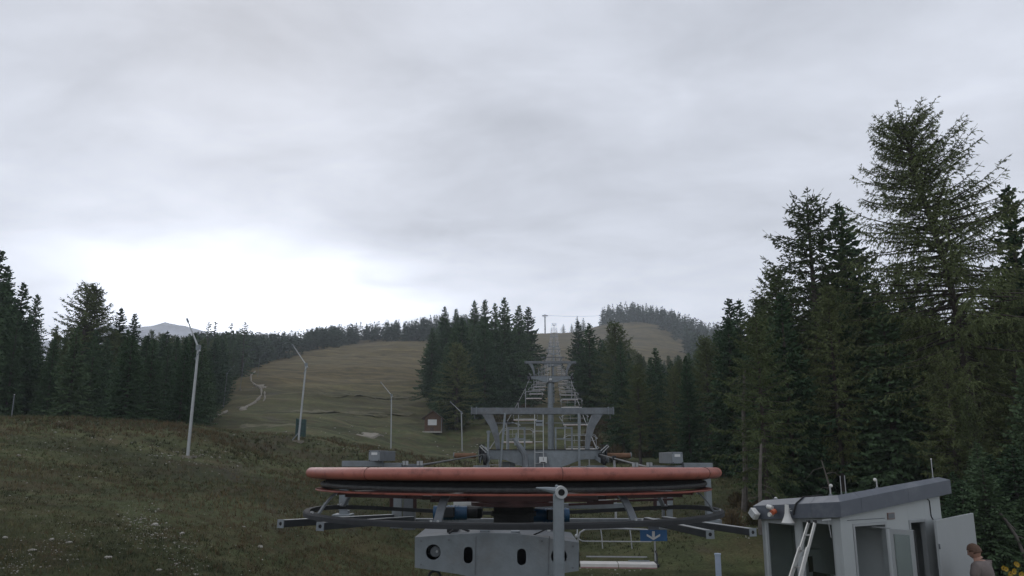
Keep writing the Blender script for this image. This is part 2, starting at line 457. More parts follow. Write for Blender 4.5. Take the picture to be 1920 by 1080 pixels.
def ground_at(u, v, y0=10.0, y1=800.0):
    ys = np.exp(np.linspace(math.log(y0), math.log(y1), 1500))
    xc = (u - 960.0) / F_PX; yc = -(v - PPY) / F_PX; dy = CS - yc * SN; dz = SN + yc * CS
    xs = xc / dy * ys; zs = CAM_Z + dz / dy * ys
    hit = np.nonzero(H(xs, ys) >= zs)[0]
    if len(hit) == 0: return None
    i = hit[0]; return Vector((xs[i], ys[i], float(zs[i])))

def ground_material():
    m = bpy.data.materials.new('mountain_meadow'); m.use_nodes = True
    nt = m.node_tree; N, L = nt.nodes, nt.links
    b = N['Principled BSDF']; b.inputs['Roughness'].default_value = .95; b.inputs['Specular IOR Level'].default_value = .1
    tc = N.new('ShaderNodeTexCoord')
    def noise(scale, detail=6, rough=.6, stretch=(1, 1, 1), dist=0.0):
        mp = N.new('ShaderNodeMapping'); mp.inputs['Scale'].default_value = stretch
        L.new(tc.outputs['Object'], mp.inputs[0])
        n = N.new('ShaderNodeTexNoise'); n.inputs['Scale'].default_value = scale; n.inputs['Detail'].default_value = detail
        n.inputs['Roughness'].default_value = rough; n.inputs['Distortion'].default_value = dist
        L.new(mp.outputs[0], n.inputs['Vector']); return n.outputs['Fac']
    def ramp(fac, stops):
        r = N.new('ShaderNodeValToRGB'); e = r.color_ramp.elements
        while len(e) < len(stops): e.new(.5)
        for q, (p, c) in zip(e, stops): q.position = p; q.color = tuple(c) + (1,)
        L.new(fac, r.inputs[0]); return r.outputs[0]
    def mix(fac, a, bb, mode='MIX'):
        x = N.new('ShaderNodeMix'); x.data_type = 'RGBA'; x.blend_type = mode
        if isinstance(fac, float): x.inputs[0].default_value = fac
        else: L.new(fac, x.inputs[0])
        for i, q in ((6, a), (7, bb)):
            if isinstance(q, tuple): x.inputs[i].default_value = q + (1,)
            else: L.new(q, x.inputs[i])
        return x.outputs[2]
    K = (0, 0, 0); O = (1, 1, 1)
    green = ramp(noise(.9, 8, .7), [(.3, (.045, .054, .024)), (.52, (.080, .092, .041)), (.72, (.125, .118, .060))])
    brown = ramp(noise(.16, 8, .7, (1, 2.2, 1)), [(.3, (.070, .060, .027)), (.5, (.124, .099, .044)), (.72, (.180, .138, .066))])
    sep = N.new('ShaderNodeSeparateXYZ'); L.new(tc.outputs['Object'], sep.inputs[0])
    mr = N.new('ShaderNodeMapRange'); mr.inputs[1].default_value = 95; mr.inputs[2].default_value = 190
    L.new(sep.outputs['Y'], mr.inputs[0])
    wob = N.new('ShaderNodeMath'); wob.operation = 'MULTIPLY_ADD'; wob.use_clamp = True
    L.new(noise(.03, 4), wob.inputs[0]); wob.inputs[1].default_value = 1.2
    sub = N.new('ShaderNodeMath'); sub.operation = 'SUBTRACT'; L.new(mr.outputs[0], sub.inputs[0]); sub.inputs[1].default_value = .6
    L.new(sub.outputs[0], wob.inputs[2])
    c = mix(wob.outputs[0], green, brown)
    # dry rusty growth and bare soil in drifts
    c = mix(ramp(noise(.33, 6, .65, dist=.6), [(.48, K), (.62, (.8,) * 3)]), c, (.088, .072, .038))
    c = mix(ramp(noise(.11, 9, .72, (1, 1, 1), .8), [(.56, K), (.66, (.7,) * 3)]), c, (.085, .076, .058))
    # terraced streaks across the piste
    st = ramp(noise(.045, 6, .6, (.35, 4.0, 1), 1.0), [(.40, (.62,) * 3), (.52, (.95,) * 3), (.62, (1.22,) * 3)])
    c = mix(1.0, c, st, 'MULTIPLY')
    fine = ramp(noise(11.0, 6, .75), [(.3, (.55,) * 3), (.7, (1.45,) * 3)])
    c = mix(.8, c, fine, 'MULTIPLY')
    L.new(c, b.inputs['Base Color'])
    bp = N.new('ShaderNodeBump'); bp.inputs['Strength'].default_value = .9; bp.inputs['Distance'].default_value = .18
    L.new(noise(3.5, 9, .75), bp.inputs['Height']); L.new(bp.outputs[0], b.inputs['Normal'])
    return m
M['ground'] = ground_material()
def build_ground():
    t = np.linspace(-6.3, 6.3, 310); xs = 6.5 * np.sinh(t)
    ys = np.concatenate([np.linspace(-80, 6, 14), np.exp(np.linspace(math.log(6.5), math.log(1000), 300)), np.exp(np.linspace(math.log(1050), math.log(1900), 8))])
    X, Y = np.meshgrid(xs, ys); Z = H(X, Y)
    nx, ny = len(xs), len(ys)
    idx = np.arange(nx * ny).reshape(ny, nx)
    q = np.stack([idx[:-1, :-1], idx[:-1, 1:], idx[1:, 1:], idx[1:, :-1]], -1).reshape(-1)
    o = raw_mesh('terrain', np.stack([X, Y, Z], -1).reshape(-1, 3), q, 4, M['ground'], None, True)
    props(o, kind='structure')
    return o
build_ground()

def build_mountain():
    # bare limestone ridge far behind the left-hand forest
    Y0 = 1450.0
    sk = [(-300, 640), (60, 640), (140, 632), (190, 608), (215, 604), (250, 607), (285, 606), (300, 605), (322, 598), (345, 602), (375, 610), (410, 619), (470, 622), (560, 626), (640, 640), (760, 700), (1200, 760), (2300, 800)]
    us = np.linspace(-300, 2100, 260)
    vt = np.interp(us, [a for a, _ in sk], [b for _, b in sk])
    rg = np.random.RandomState(3); vt = vt + np.convolve(rg.randn(260), np.ones(3) / 3, 'same') * 1.6
    rows = 26; V = []
    for j in range(rows):
        f = j / (rows - 1.0)
        for i, u in enumerate(us):
            top = P(u, vt[i], Y0)
            base = P(u, 830, Y0)
            k = 1 - abs(f - .75) / .75 if f <= .75 else 1 - (f - .75) / .25
            z = base.z + (top.z - base.z) * k ** 1.1
            n = (math.sin(u * .11 + j * 1.3) + math.sin(u * .053 - j * .7)) * 6 * (1 - k) * k * 4
            V.append((top.x + n, Y0 - 600 + 800 * f + n * 3, z + n * .6))
    idx = np.arange(rows * 260).reshape(rows, 260)
    q = np.stack([idx[:-1, :-1], idx[:-1, 1:], idx[1:, 1:], idx[1:, :-1]], -1).reshape(-1)
    props(raw_mesh('mountain', V, q, 4, M['mountain'], None, False), kind='structure')
build_mountain()

def patch(name, poly_uv, mat_, lift=.05, kind='structure', sub=3, seed=1):
    """blob of bare ground draped on the terrain; outline given where it lies"""
    pts = [ground_at(u, v) for u, v in poly_uv]
    pts = [p for p in pts if p]
    rg = random.Random(seed); n = len(pts); ring = []
    for i in range(n):
        a, b_ = pts[i], pts[(i + 1) % n]
        for k in range(sub):
            t = k / sub; p = a.lerp(b_, t); ring.append(p + Vector((rg.uniform(-1, 1), rg.uniform(-1, 1), 0)) * (b_ - a).length * .13)
    cx = sum((p.x for p in ring)) / len(ring); cy = sum((p.y for p in ring)) / len(ring)
    V = []; Fc = []; m = len(ring); K = 6
    for k in range(K + 1):
        f = k / K
        for p in ring: V.append((cx + (p.x - cx) * f, cy + (p.y - cy) * f))
    V = np.array(V); Z = H(V[:, 0], V[:, 1]) + lift + V[:, 1] * .0012
    for i in range(m): Z[K * m + i] -= lift + V[K * m + i, 1] * .0012 + .05
    mb = MB(); mb.v = [(a, b_, c) for (a, b_), c in zip(V, Z)]
    for k in range(K):
        for i in range(m): j = (i + 1) % m; mb.f.append((k * m + i, (k + 1) * m + i, (k + 1) * m + j, k * m + j))
    o = mb.build(name, mat_); props(o, kind=kind); return o
def trail(name, uv, width, mat_):
    pts = []
    for (a, b_), (c, d) in zip(uv, uv[1:]):
        for k in range(6): pts.append(ground_at(a + (c - a) * k / 6, b_ + (d - b_) * k / 6))
    pts = [p for p in pts if p]
    V = []; rg = random.Random(2)
    for i, p in enumerate(pts):
        d = pts[min(i + 1, len(pts) - 1)] - pts[max(i - 1, 0)]; d.z = 0; d.normalize(); s = Vector((d.y, -d.x, 0))
        w = width * rg.uniform(.25, .85)
        for k in (-1, -.4, .4, 1):
            q = p + s * w * k; V.append((q.x, q.y, Hs(q.x, q.y) + (.22 if abs(k) < .9 else -.05)))
    mb = MB(); mb.v = V
    for i in range(len(pts) - 1):
        for k in range(3): mb.f.append((i * 4 + k, i * 4 + k + 1, i * 4 + k + 5, i * 4 + k + 4))
    props(mb.build(name, mat_), kind='structure')
trail('path', [(478, 697), (470, 705), (471, 717), (482, 724), (490, 730), (490, 742), (478, 755), (455, 767)], .40, M['gravel'])
trail('path', [(496, 736), (497, 748), (492, 756)], .26, M['gravel'])
trail('path', [(425, 772), (404, 782), (390, 794)], .26, M['gravel'])
patch('gravel_patch', [(476, 722), (490, 722), (498, 727), (488, 727)], M['gravel'])
patch('gravel_patch', [(449, 766), (456, 764), (464, 768), (452, 770)], M['gravel'], seed=2)
patch('gravel_patch', [(672, 817), (686, 814), (712, 815), (704, 821), (684, 820)], M['gravel'], seed=3)
patch('gravel_patch', [(400, 764), (408, 763), (412, 766), (404, 767)], M['gravel'], seed=4)

M['rough'] = mat('dark_slope_band', (.082, .076, .036), .95, 0, .45, 1.2, .5, 6, (.11, .095, .05), .7)
for i_, pl_ in enumerate(([(545, 744), (640, 741), (740, 743), (798, 748), (740, 749), (640, 747)], [(520, 772), (600, 770), (700, 773), (795, 777), (700, 778), (600, 775)], [(440, 800), (520, 797), (600, 801), (520, 804)])):
    patch('slope_band', pl_, M['rough'], .04, sub=5, seed=20 + i_)  # darker bands marking the ditch lines across the slope

# ------------------------------------------------------------------ trees
class Spray:
    """collects thin needle sprays (diamond quads)"""
    def __init__(s, seed): s.v = []; s.rg = random.Random(seed)
    def twig(s, p, d, l, w, n=None):
        # p start, d unit direction, l length, w width
        rg = s.rg
        if n is None:
            n = Vector((rg.uniform(-1, 1), rg.uniform(-1, 1), rg.uniform(-.3, 1)))
        x = d.cross(n)
        if x.length < 1e-3: x = d.cross(Vector((1, 0, 0)))
        x.normalize()
        m = p + d * (l * .45)
        s.v += [p, m + x * (w / 2), p + d * l, m - x * (w / 2)]
    def build(s, name, mat_, parent):
        V = np.array([tuple(q) for q in s.v], dtype=np.float32); return raw_mesh(name, V, np.arange(len(V)), 4, mat_, parent)
UP = Vector((0, 0, 1))
def spruce(H_, Rad, whorls, per, step, seed, low=.04, droop=.35, ragged=.3, tw=1.0):
    """returns (crown Spray, trunk MB); base at the origin"""
    sp = Spray(seed); rg = sp.rg; tk = MB()
    tk.tube([(0, 0, -.4), (0, 0, H_ * .3), (0, 0, H_ * .7), (0, 0, H_ * .99)], [H_ * .014 + .04, H_ * .011 + .03, H_ * .006 + .015, .012], 7)
    for i in range(whorls):
        f = low + (1 - low) * (i / (whorls - 1)) ** .92
        h = H_ * f * .985
        prof = (1 - f) ** .78 * (1 if f > .18 else .75 + .25 * f / .18)
        base_L = Rad * prof + .10 + .012 * H_ * (1 - f)
        n = max(3, int(per * (.6 + .4 * (1 - f))))
        a0 = rg.uniform(0, 6.28)
        for k in range(n):
            if rg.random() < .07: continue
            az = a0 + 6.283 * k / n + rg.uniform(-.35, .35)
            L = base_L * (1 + rg.uniform(-ragged, ragged * .8))
            out = Vector((math.cos(az), math.sin(az), 0)); side = Vector((-out.y, out.x, 0))
            el = .55 * f - droop * (1 - f) + rg.uniform(-.12, .12)
            p = Vector((0, 0, h + rg.uniform(-.1, .1))); m = max(2, int(L / step)); d = out * math.cos(el) + UP * math.sin(el)
            ds = L / m
            if L > .9: tk.tube([p, p + d * (L * .5)], [.02 + .006 * L, .01], 3)
            for j in range(m):
                t = j / m
                el2 = el - .25 * math.sin(t * 3.0) + .35 * t * t
                d = (out * math.cos(el2) + UP * math.sin(el2)).normalized()
                q = p + d * ds
                if t > .12:
                    ll = (.20 + .34 * L * (1 - t) * .55) * rg.uniform(.7, 1.25)
                    for sg in (-1, 1):
                        dd = (d * rg.uniform(.45, .9) + side * sg * rg.uniform(.6, 1.0) + UP * rg.uniform(-.45, .05)).normalized()
                        sp.twig(p, dd, ll, .13 * tw * rg.uniform(.7, 1.3))
                        if L > 1.0 and rg.random() < .75:
                            e = p + dd * ll * rg.uniform(.35, .8)
                            sp.twig(e, (dd * .5 - UP * rg.uniform(.3, 1.0) + side * rg.uniform(-.4, .4)).normalized(), rg.uniform(.18, .36), .10 * tw)
                    if rg.random() < .55: sp.twig(p, (d * .6 - UP * rg.uniform(.4, 1.0)).normalized(), rg.uniform(.2, .45), .12 * tw)
                sp.twig(p, d, ds * 1.5, .16 * tw)
                p = q
            sp.twig(p, (d + UP * .2).normalized(), .28, .12 * tw)
    for k in range(10):
        az = rg.uniform(0, 6.28); sp.twig(Vector((0, 0, H_ * rg.uniform(.93, .985))), Vector((math.cos(az) * .5, math.sin(az) * .5, .8)).normalized(), .35, .10)
    sp.twig(Vector((0, 0, H_ * .97)), UP, H_ * .03 + .25, .12)
    return sp, tk
def larch(H_, Rad, branches, step, seed, low=.12, axis=None, tuft=4, widest=.35, sparse=0.0, tw=1.0, hang=1.0, dome=.62, top=.95, stem=1.0, tip=1.0, pack=.85, ltop=.35):
    """open crown of long limbs with hanging twiglets"""
    sp = Spray(seed); rg = sp.rg; tk = MB()
    axis = axis or (lambda f: Vector((0, 0, H_ * f)))
    tk.tube([axis(f) - Vector((0, 0, .4 if f == 0 else 0)) for f in (0, .15, .3, .45, .6, .75, .88, .97)],
            [stem * H_ * .0145 * (1 - f) ** .8 + .03 for f in (0, .15, .3, .45, .6, .75, .88, .97)], 8)
    for i in range(branches):
        f = low + (.985 - low) * ((i + rg.random()) / branches) ** pack
        g = (f - low) / (1 - low)
        if g < widest: pr = .62 + .38 * g / widest
        else: pr = max(0.0, 1 - (g - widest) / (1 - widest)) ** dome
        L = (Rad * pr + ltop) * rg.uniform(.55, 1.12)
        if g < .22 and rg.random() < .35: L *= .5
        az = i * 2.39996 + rg.uniform(-.5, .5)
        out = Vector((math.cos(az), math.sin(az), 0)); side = Vector((-out.y, out.x, 0))
        el = -.30 + top * g ** 1.3 + rg.uniform(-.15, .15)
        p = axis(f).copy(); m = max(3, int(L / step)); ds = L / m; pts = [p.copy()]
        bend = rg.uniform(.25, .75) * (.5 + .5 * tip); sway = rg.uniform(-.35, .35)
        for j in range(m):
            t = j / m
            e2 = el + bend * t * t - .18 * math.sin(t * 3)
            d = ((out + side * sway * t) * math.cos(e2) + UP * math.sin(e2)).normalized()
            q = p + d * ds; pts.append(q.copy())
            if t > .10 + .1 * (1 - g) and rg.random() > sparse:
                for sg in (-1, 1, 0):
                    if rg.random() < .2: continue
                    tl = rg.uniform(.25, .8) * (.45 + .55 * (1 - g)) * hang * (1 - .35 * t)
                    dd = (d * rg.uniform(.2, .7) + side * sg * rg.uniform(.5, 1.0) + UP * rg.uniform(-.55, .35)).normalized()
                    r0 = p.copy(); n = max(2, int(tl / .16 * tuft / 4))
                    for k in range(n):
                        dd = (dd - UP * .28).normalized(); r1 = r0 + dd * (tl / n)
                        for z in range(2):
                            w = (dd + Vector((rg.uniform(-.9, .9), rg.uniform(-.9, .9), rg.uniform(-.6, .6)))).normalized()
                            sp.twig(r0, w, rg.uniform(.10, .22) * tw, .055 * tw)
                        sp.twig(r0, dd, tl / n * 1.25, .035 * tw)
                        r0 = r1
            p = q
        sp.twig(p, d, .3 * tip, .06 * tip)
        tk.tube(pts, [max(.008, (.012 + .011 * L) * (1 - k / len(pts))) for k in range(len(pts))], 4)
    for k in range(26):
        az = rg.uniform(0, 6.28); sp.twig(axis(rg.uniform(.9, .99)), Vector((math.cos(az) * .7, math.sin(az) * .7, .6)).normalized(), .4, .07)
    return sp, tk
def make_tree(kind, pair, label, cat='tree', group=None):
    sp, tk = pair
    r = thing(kind, label, cat, (0, 0, 0), group)
    sp.build('crown', M['larch' if 'larch' in kind else 'spruce'], r)
    tk.build('trunk', M['bark'], r, True)
    return r
# prototypes (unit heights, scaled per copy)
SPR = [spruce(18, 3.7, 50, 9, .27, 11, low=.02, tw=1.9), spruce(18, 3.0, 52, 9, .26, 12, low=.02, ragged=.4, droop=.45, tw=1.9), spruce(18, 4.2, 44, 9, .28, 13, low=.03, ragged=.45, droop=.25, tw=2.0), spruce(18, 3.4, 46, 8, .28, 14, low=.14, ragged=.55, tw=2.0)]
LAR = [larch(18, 3.8, 200, .24, 21, low=.04, tw=1.7, dome=.55, top=1.2, stem=.8), larch(18, 4.2, 170, .22, 22, low=.14, tw=1.5, dome=.6, top=1.05, hang=1.3, stem=.8), larch(18, 3.2, 180, .24, 23, low=.2, tw=1.7, dome=.6, top=1.1, stem=.8)]
SPL = [spruce(18, 3.4, 26, 6, .5, 31, tw=3.0), spruce(18, 3.8, 24, 6, .5, 32, ragged=.45, tw=3.0), spruce(18, 2.8, 26, 6, .48, 33, ragged=.4, tw=3.0)]
print('TRI', [len(q[0].v) // 2 for q in SPR + LAR + SPL])
PROTO = {}
def place_tree(kind, pi, x, y, h, wide=1.0, label=None, group=None, rz=None, cat='tree', z=None):
    key = (kind, pi)
    src = {'s': SPR, 'l': LAR, 'q': SPL}[kind]
    nm = 'larch_tree' if kind == 'l' else 'spruce_tree'
    if key not in PROTO:
        PROTO[key] = make_tree(nm, src[pi], label, cat, group); o = PROTO[key]
        if group: o['group'] = group
    else: 
        o = dup(PROTO[key], label=label)
        if group: o['group'] = group
        elif 'group' in o: del o['group']
    s = h / 18.0
    o.location = (x, y, (Hs(x, y) if z is None else z) - .15)
    o.scale = (s * wide, s * wide, s)
    o.rotation_euler = (0, 0, rz if rz is not None else random.uniform(0, 6.28))
    return o
random.seed(7)
def tree_px(kind, pi, ut, vt, Y, wide=1.0, label=None, group=None, rz=None):
    """tree whose tip is seen at pixel (ut, vt) at distance Y"""
    p = P(ut, vt, Y); g = Hs(p.x, p.y)
    return place_tree(kind, pi, p.x, p.y, p.z - g + .15, wide, label, group, rz)

# --- the tall open larch above the cabin, built on its own leaning stem
def big_larch():
    Y = 27.0
    base = P(1836, 960, Y); base.z = Hs(base.x, base.y)
    st = [P(1826, 800, Y), P(1812, 680, Y), P(1786, 540, Y), P(1748, 420, Y), P(1715, 330, Y), P(1692, 224, Y)]
    pts = [base] + st; zs = [(p.z - base.z) / (st[-1].z - base.z) for p in pts]
    Ht = st[-1].z - base.z
    def axis(f):
        x = np.interp(f, zs, [p.x - base.x for p in pts]); return Vector((x, 0, Ht * f))
    pr = larch(Ht, 4.0, 300, .14, 78, low=.30, axis=axis, tuft=5, widest=.30, sparse=.16, tw=.80, hang=1.55, dome=.72, top=1.15, stem=.72, tip=.35, pack=.70, ltop=.85)
    o = make_tree('larch_tree', pr, 'tallest open larch on the right, towering over the cabin with bare limbs against the sky')
    o.location = base
    # dead lower limbs
    rg = random.Random(4)
    for k in range(22):
        f = rg.uniform(.10, .36); a = rg.uniform(0, 6.28); p = axis(f) + base; L = rg.uniform(.4, 1.3); mb = MB()
        q = p + Vector((math.cos(a), math.sin(a), rg.uniform(-.3, .2))) * L; r2 = q + Vector((math.cos(a + .4), math.sin(a + .4), -.4)) * L * .4
        mb.tube([p, (p + q) / 2 + Vector((0, 0, .1)), q, r2], [.018, .013, .009, .004], 4); mb.build('dead_limb', M['dead_wood'], o)
big_larch()
tree_px('l', 1, 1512, 372, 35, 1.15, 'larch with drooping limbs against the sky, left of the tallest spruce on the right', rz=.6)
tree_px('s', 2, 1574, 384, 37, 1.05, 'tall ragged spruce touching the drooping larch, second highest tip on the right', rz=2.1)
tree_px('s', 3, 1886, 350, 29, .95, 'tall spruce cut by the right edge of the picture beside the biggest larch', rz=1.0)
tree_px('l', 0, 1452, 503, 44, 1.2, 'broad rounded larch at the left shoulder of the right-hand forest', rz=.2)
tree_px('s', 1, 1683, 492, 40, 1.0, 'slim spruce tip in the sky gap between the big larch and the ragged spruce', rz=4.0)
tree_px('s', 3, 1640, 522, 36, .9, 'small spruce tip right of the tall ragged spruce on the right', rz=5.0)
tree_px('s', 1, 1742, 545, 38, .9, 'narrow spruce half hidden behind the trunk of the biggest larch', rz=3.0)
tree_px('s', 1, 1385, 562, 60, 1.0, 'pointed pair-forming spruce first to rise out of the right-hand forest', rz=1.4)
tree_px('s', 0, 1367, 559, 62, 1.1, 'bushy spruce at the left end of the right-hand forest skyline', rz=.4)
tree_px('l', 2, 1423, 560, 50, 1.1, 'thin larch tucked left of the broad rounded larch', rz=.9)
for k_, (kd, pi_, u_, v_, Y_, w_) in enumerate((('l', 0, 1893, 610, 25.5, 1.0), ('l', 1, 1768, 655, 25.5, 1.0), ('s', 3, 1915, 690, 23.5, 1.0), ('l', 0, 1812, 745, 24.6, .9), ('l', 2, 1722, 600, 31, 1.1), ('l', 0, 1640, 640, 31, 1.0))):
    tree_px(kd, pi_, u_, v_, Y_, w_, 'lower tree of the wood edge crowding round the foot of the biggest larch', 'lower trees round the biggest larch')
rg = random.Random(31)
for k_ in range(16):
    u_ = rg.uniform(1775, 1990); Y_ = rg.uniform(18.8, 24); x_ = (u_ - 960) / 1268 * Y_
    place_tree('s', rg.choice((0, 2)), x_, Y_, rg.uniform(1.6, 4.2), rg.uniform(1.2, 1.9), 'young spruce in the undergrowth right of the cabin', 'young spruces right of the cabin', rg.uniform(0, 6.28))
# left edge
tree_px('s', 1, 2, 468, 56, 1.15, 'highest dark spruce cut by the left edge of the picture', rz=.3)
tree_px('s', 1, 16, 500, 60, 1.0, 'dark spruce just right of the left edge, second tip of the row', rz=1.3)
tree_px('s', 0, 45, 530, 62, .95, 'dark spruce third from the left edge of the picture', rz=2.2)
tree_px('s', 1, 71, 552, 66, .9, 'slim columnar spruce fourth from the left edge beside the sky gap', rz=.8)
tree_px('l', 0, 168, 533, 72, 1.25, 'broad larch standing alone above the left forest skyline', rz=.5)
tree_px('l', 2, 183, 540, 73, 1.0, 'second larch tip just right of the broad one on the left skyline', rz=2.5)
tree_px('s', 1, 228, 577, 76, 1.0, 'pointed dark spruce right of the broad larch on the left skyline', rz=2.0)
tree_px('s', 3, 253, 588, 84, 1.0, 'small spruce tip right of the pointed dark one on the left skyline', rz=3.0)
tree_px('s', 3, 107, 610, 84, .8, 'small low spruce tip in the sky gap at the far left', rz=1.0)
# clump left of the lift
tree_px('s', 1, 890, 563, 135, 1.0, 'leftmost of the tall lanky spruces on top of the clump left of the lift', rz=1.0)
tree_px('s', 3, 909, 562, 130, 1.0, 'lanky spruce with a bare stem, second tip of the clump left of the lift', rz=2.0)
tree_px('s', 1, 928, 568, 138, .9, 'third lanky spruce tip of the clump left of the lift', rz=3.0)
tree_px('s', 2, 946, 558, 128, 1.0, 'tallest spruce in the middle of the clump left of the lift', rz=4.0)
tree_px('s', 0, 973, 573, 140, 1.1, 'full spruce right of the tallest one in the clump left of the lift', rz=5.0)
tree_px('s', 2, 990, 575, 150, 1.1, 'full spruce nearest the lift corridor on top of the left clump', rz=.5)
tree_px('s', 1, 834, 574, 150, 1.0, 'spruce tip at the left shoulder of the clump beside the ski slope', rz=1.5)
tree_px('s', 3, 855, 579, 145, 1.0, 'second spruce tip at the left shoulder of the clump beside the ski slope', rz=2.5)
tree_px('l', 0, 858, 645, 101, 1.6, 'pale green young larch in front of the dark clump, above the timber hut', rz=1.0)
# right of the lift
tree_px('s', 2, 1104, 606, 100, 1.2, 'dark spruce bordering the lift corridor on its right side', rz=1.0)
tree_px('s', 0, 1084, 602, 150, 1.2, 'dark spruce farther up the right side of the lift corridor', rz=2.0)
tree_px('l', 0, 1153, 606, 84, 1.3, 'tall brownish larch right of the dark spruces beside the lift', rz=1.0)
tree_px('s', 1, 1228, 652, 80, 1.1, 'dark spruce tip standing against the tan upper meadow', rz=2.6)
tree_px('l', 2, 1195, 684, 62, 1.3, 'pale green larch with a thin stem at the foot of the right-hand forest', rz=.4)

PU = [0, 20, 45, 70, 88, 130, 150, 180, 200, 228, 260, 300, 400, 440, 470, 500, 560, 640, 720, 770, 800, 815, 850, 890, 920, 945, 965, 985, 1005, 1020, 1028, 1068, 1076, 1092, 1110, 1150, 1172, 1200, 1230, 1250, 1285, 1315, 1340, 1360, 1385, 1410, 1440, 1470, 1520, 1560, 1600, 1640, 1700, 1760, 1830, 1880, 1920]
PV = [505, 530, 560, 600, 640, 625, 600, 590, 612, 600, 612, 618, 622, 618, 618, 622, 616, 606, 598, 598, 592, 588, 590, 580, 582, 575, 585, 588, 600, 612, 690, 690, 630, 612, 618, 622, 640, 664, 668, 665, 655, 632, 600, 580, 575, 580, 545, 540, 520, 520, 540, 565, 570, 580, 570, 520, 500]
def skyline(u): return float(np.interp(u, PU, PV))
def forest(n, box, ok, hr, kinds, label, group, seed, gap, proto_wide=(.75, 1.4), over=0, jit=26):
    """trees standing where ok(u, v, Y) holds for their foot; tips kept under the photographed skyline"""
    rg = random.Random(seed); placed = []; tries = 0
    u0, u1, y0, y1 = box; cand = []
    NT = n * 60
    uu = np.array([rg.uniform(u0, u1) for _ in range(NT)]); YY = np.array([math.exp(rg.uniform(math.log(y0), math.log(y1))) for _ in range(NT)])
    XX = (uu - 960) / 1290 * YY; ZZ = H(XX, YY)
    for x, y, z in zip(XX, YY, ZZ):
        if len(placed) >= n: break
        u, v = proj(x, y, z)
        if not ok(u, v, y): continue
        if any((x - a) ** 2 + (y - b_) ** 2 < (gap * (.6 + y / 250)) ** 2 for a, b_ in placed): continue
        h = rg.uniform(*hr)
        ut, vt = proj(x, y, z + h)
        lim = skyline(ut) + rg.uniform(0, jit) - over
        if vt < lim:
            d = y * CS + (z + h - CAM_Z) * SN
            # reduce until the tip is under the skyline
            lo, hi = 0.0, h
            for _ in range(18):
                m_ = (lo + hi) / 2
                if proj(x, y, z + m_)[1] < lim: hi = m_
                else: lo = m_
            h = lo
        if h < 4.5: continue
        placed.append((x, y))
        if kinds is None: cand.append((x, y, z, h)); continue
        k, pi = rg.choice(kinds)
        kn = 'larch' if k == 'l' else 'spruce'
        place_tree(k, pi, x, y, h, rg.uniform(*proto_wide), label.replace('spruce', kn).replace('tree', kn), group, rg.uniform(0, 6.28), z=z)
    return cand if kinds is None else len(placed)
S4 = [('s', 0), ('s', 1), ('s', 2), ('s', 3)]
near_mix = S4 + [('l', 0), ('l', 1), ('l', 2)]
slope_edge = lambda v: float(np.interp(v, [600, 633, 640, 655, 668, 690, 720, 770, 800], [760, 700, 680, 610, 560, 470, 436, 398, 380]))
cnt = []
# left-hand wood behind the knoll
cnt.append(forest(78, (-90, 400, 50, 130), lambda u, v, Y: u < slope_edge(v) - 6, (13, 21), S4 + [('s', 1), ('l', 0)], 'dark tree in the dense left-hand wood behind the grassy knoll', 'left-hand wood behind the knoll', 3, 3.0, jit=36))
# wood climbing beside the ski slope
cnt.append(forest(64, (250, 700, 118, 215), lambda u, v, Y: u < slope_edge(v) - 5, (11, 17), S4 + [('l', 0)], 'dark tree in the wood climbing along the left side of the ski slope', 'wood along the left side of the ski slope', 4, 3.4))
# dark clump between ski slope and lift
cl_left = lambda v: float(np.interp(v, [600, 640, 700, 760, 800], [830, 812, 806, 806, 812]))
cl_right = lambda v: float(np.interp(v, [600, 640, 690, 730, 780, 830], [1020, 1016, 990, 978, 958, 930]))
cnt.append(forest(70, (800, 1022, 100, 260), lambda u, v, Y: cl_left(v) < u < cl_right(v), (13, 21), S4, 'dark spruce in the clump between the ski slope and the lift', 'clump between ski slope and lift', 5, 2.6))
# right of the lift
cr_left = lambda v: float(np.interp(v, [600, 640, 700, 760, 800, 850], [1072, 1076, 1092, 1112, 1128, 1160]))
cnt.append(forest(60, (1066, 1340, 62, 300), lambda u, v, Y: u > cr_left(v), (12, 20), S4 + [('l', 0), ('l', 1), ('l', 2)], 'tree in the wood on the right side of the lift corridor', 'wood right of the lift corridor', 6, 2.8))
# the near wood filling the right
cnt.append(forest(84, (1290, 2080, 27, 75), lambda u, v, Y: v < 985 and not (u < 1420 and Y < 45), (11, 19), near_mix, 'tall tree in the dark near wood behind the cabin', 'near wood behind the cabin', 8, 2.3))
print('TREES', cnt)
# far woods: the summit wood and the ridge, too far to tell one from the next in number
def far_forest(name, label, pts, seed):
    rg = random.Random(seed); V = []
    protos = []
    for sp, _ in SPL: protos.append(np.array([tuple(q) for q in sp.v], dtype=np.float32))
    for x, y, z, h in pts:
        a = protos[rg.randrange(3)]
        a = a.reshape(-1, 4, 3)
        keep = np.random.RandomState(rg.randrange(1 << 30)).rand(len(a)) < .16
        a = a[keep].reshape(-1, 3); c = a.reshape(-1, 4, 3).mean(1, keepdims=True)
        a = ((a.reshape(-1, 4, 3) - c) * 2.4 + c).reshape(-1, 3)
        t = rg.uniform(0, 6.28); s = h / 18.0; w = s * rg.uniform(1.1, 1.6); ca, sa = math.cos(t) * w, math.sin(t) * w
        V.append(np.stack([a[:, 0] * ca - a[:, 1] * sa + x, a[:, 0] * sa + a[:, 1] * ca + y, a[:, 2] * s + z], 1))
    V = np.concatenate(V); o = raw_mesh(name, V, np.arange(len(V)), 4, M['far_tree'], None)
    props(o, label, 'forest', None, 'stuff')
PU2 = [1000, 1100, 1112, 1130, 1155, 1182, 1205, 1235, 1262, 1300, 1325, 1345, 1400]; PV2 = [700, 640, 582, 572, 566, 562, 566, 573, 577, 572, 578, 590, 600]
_sk = skyline
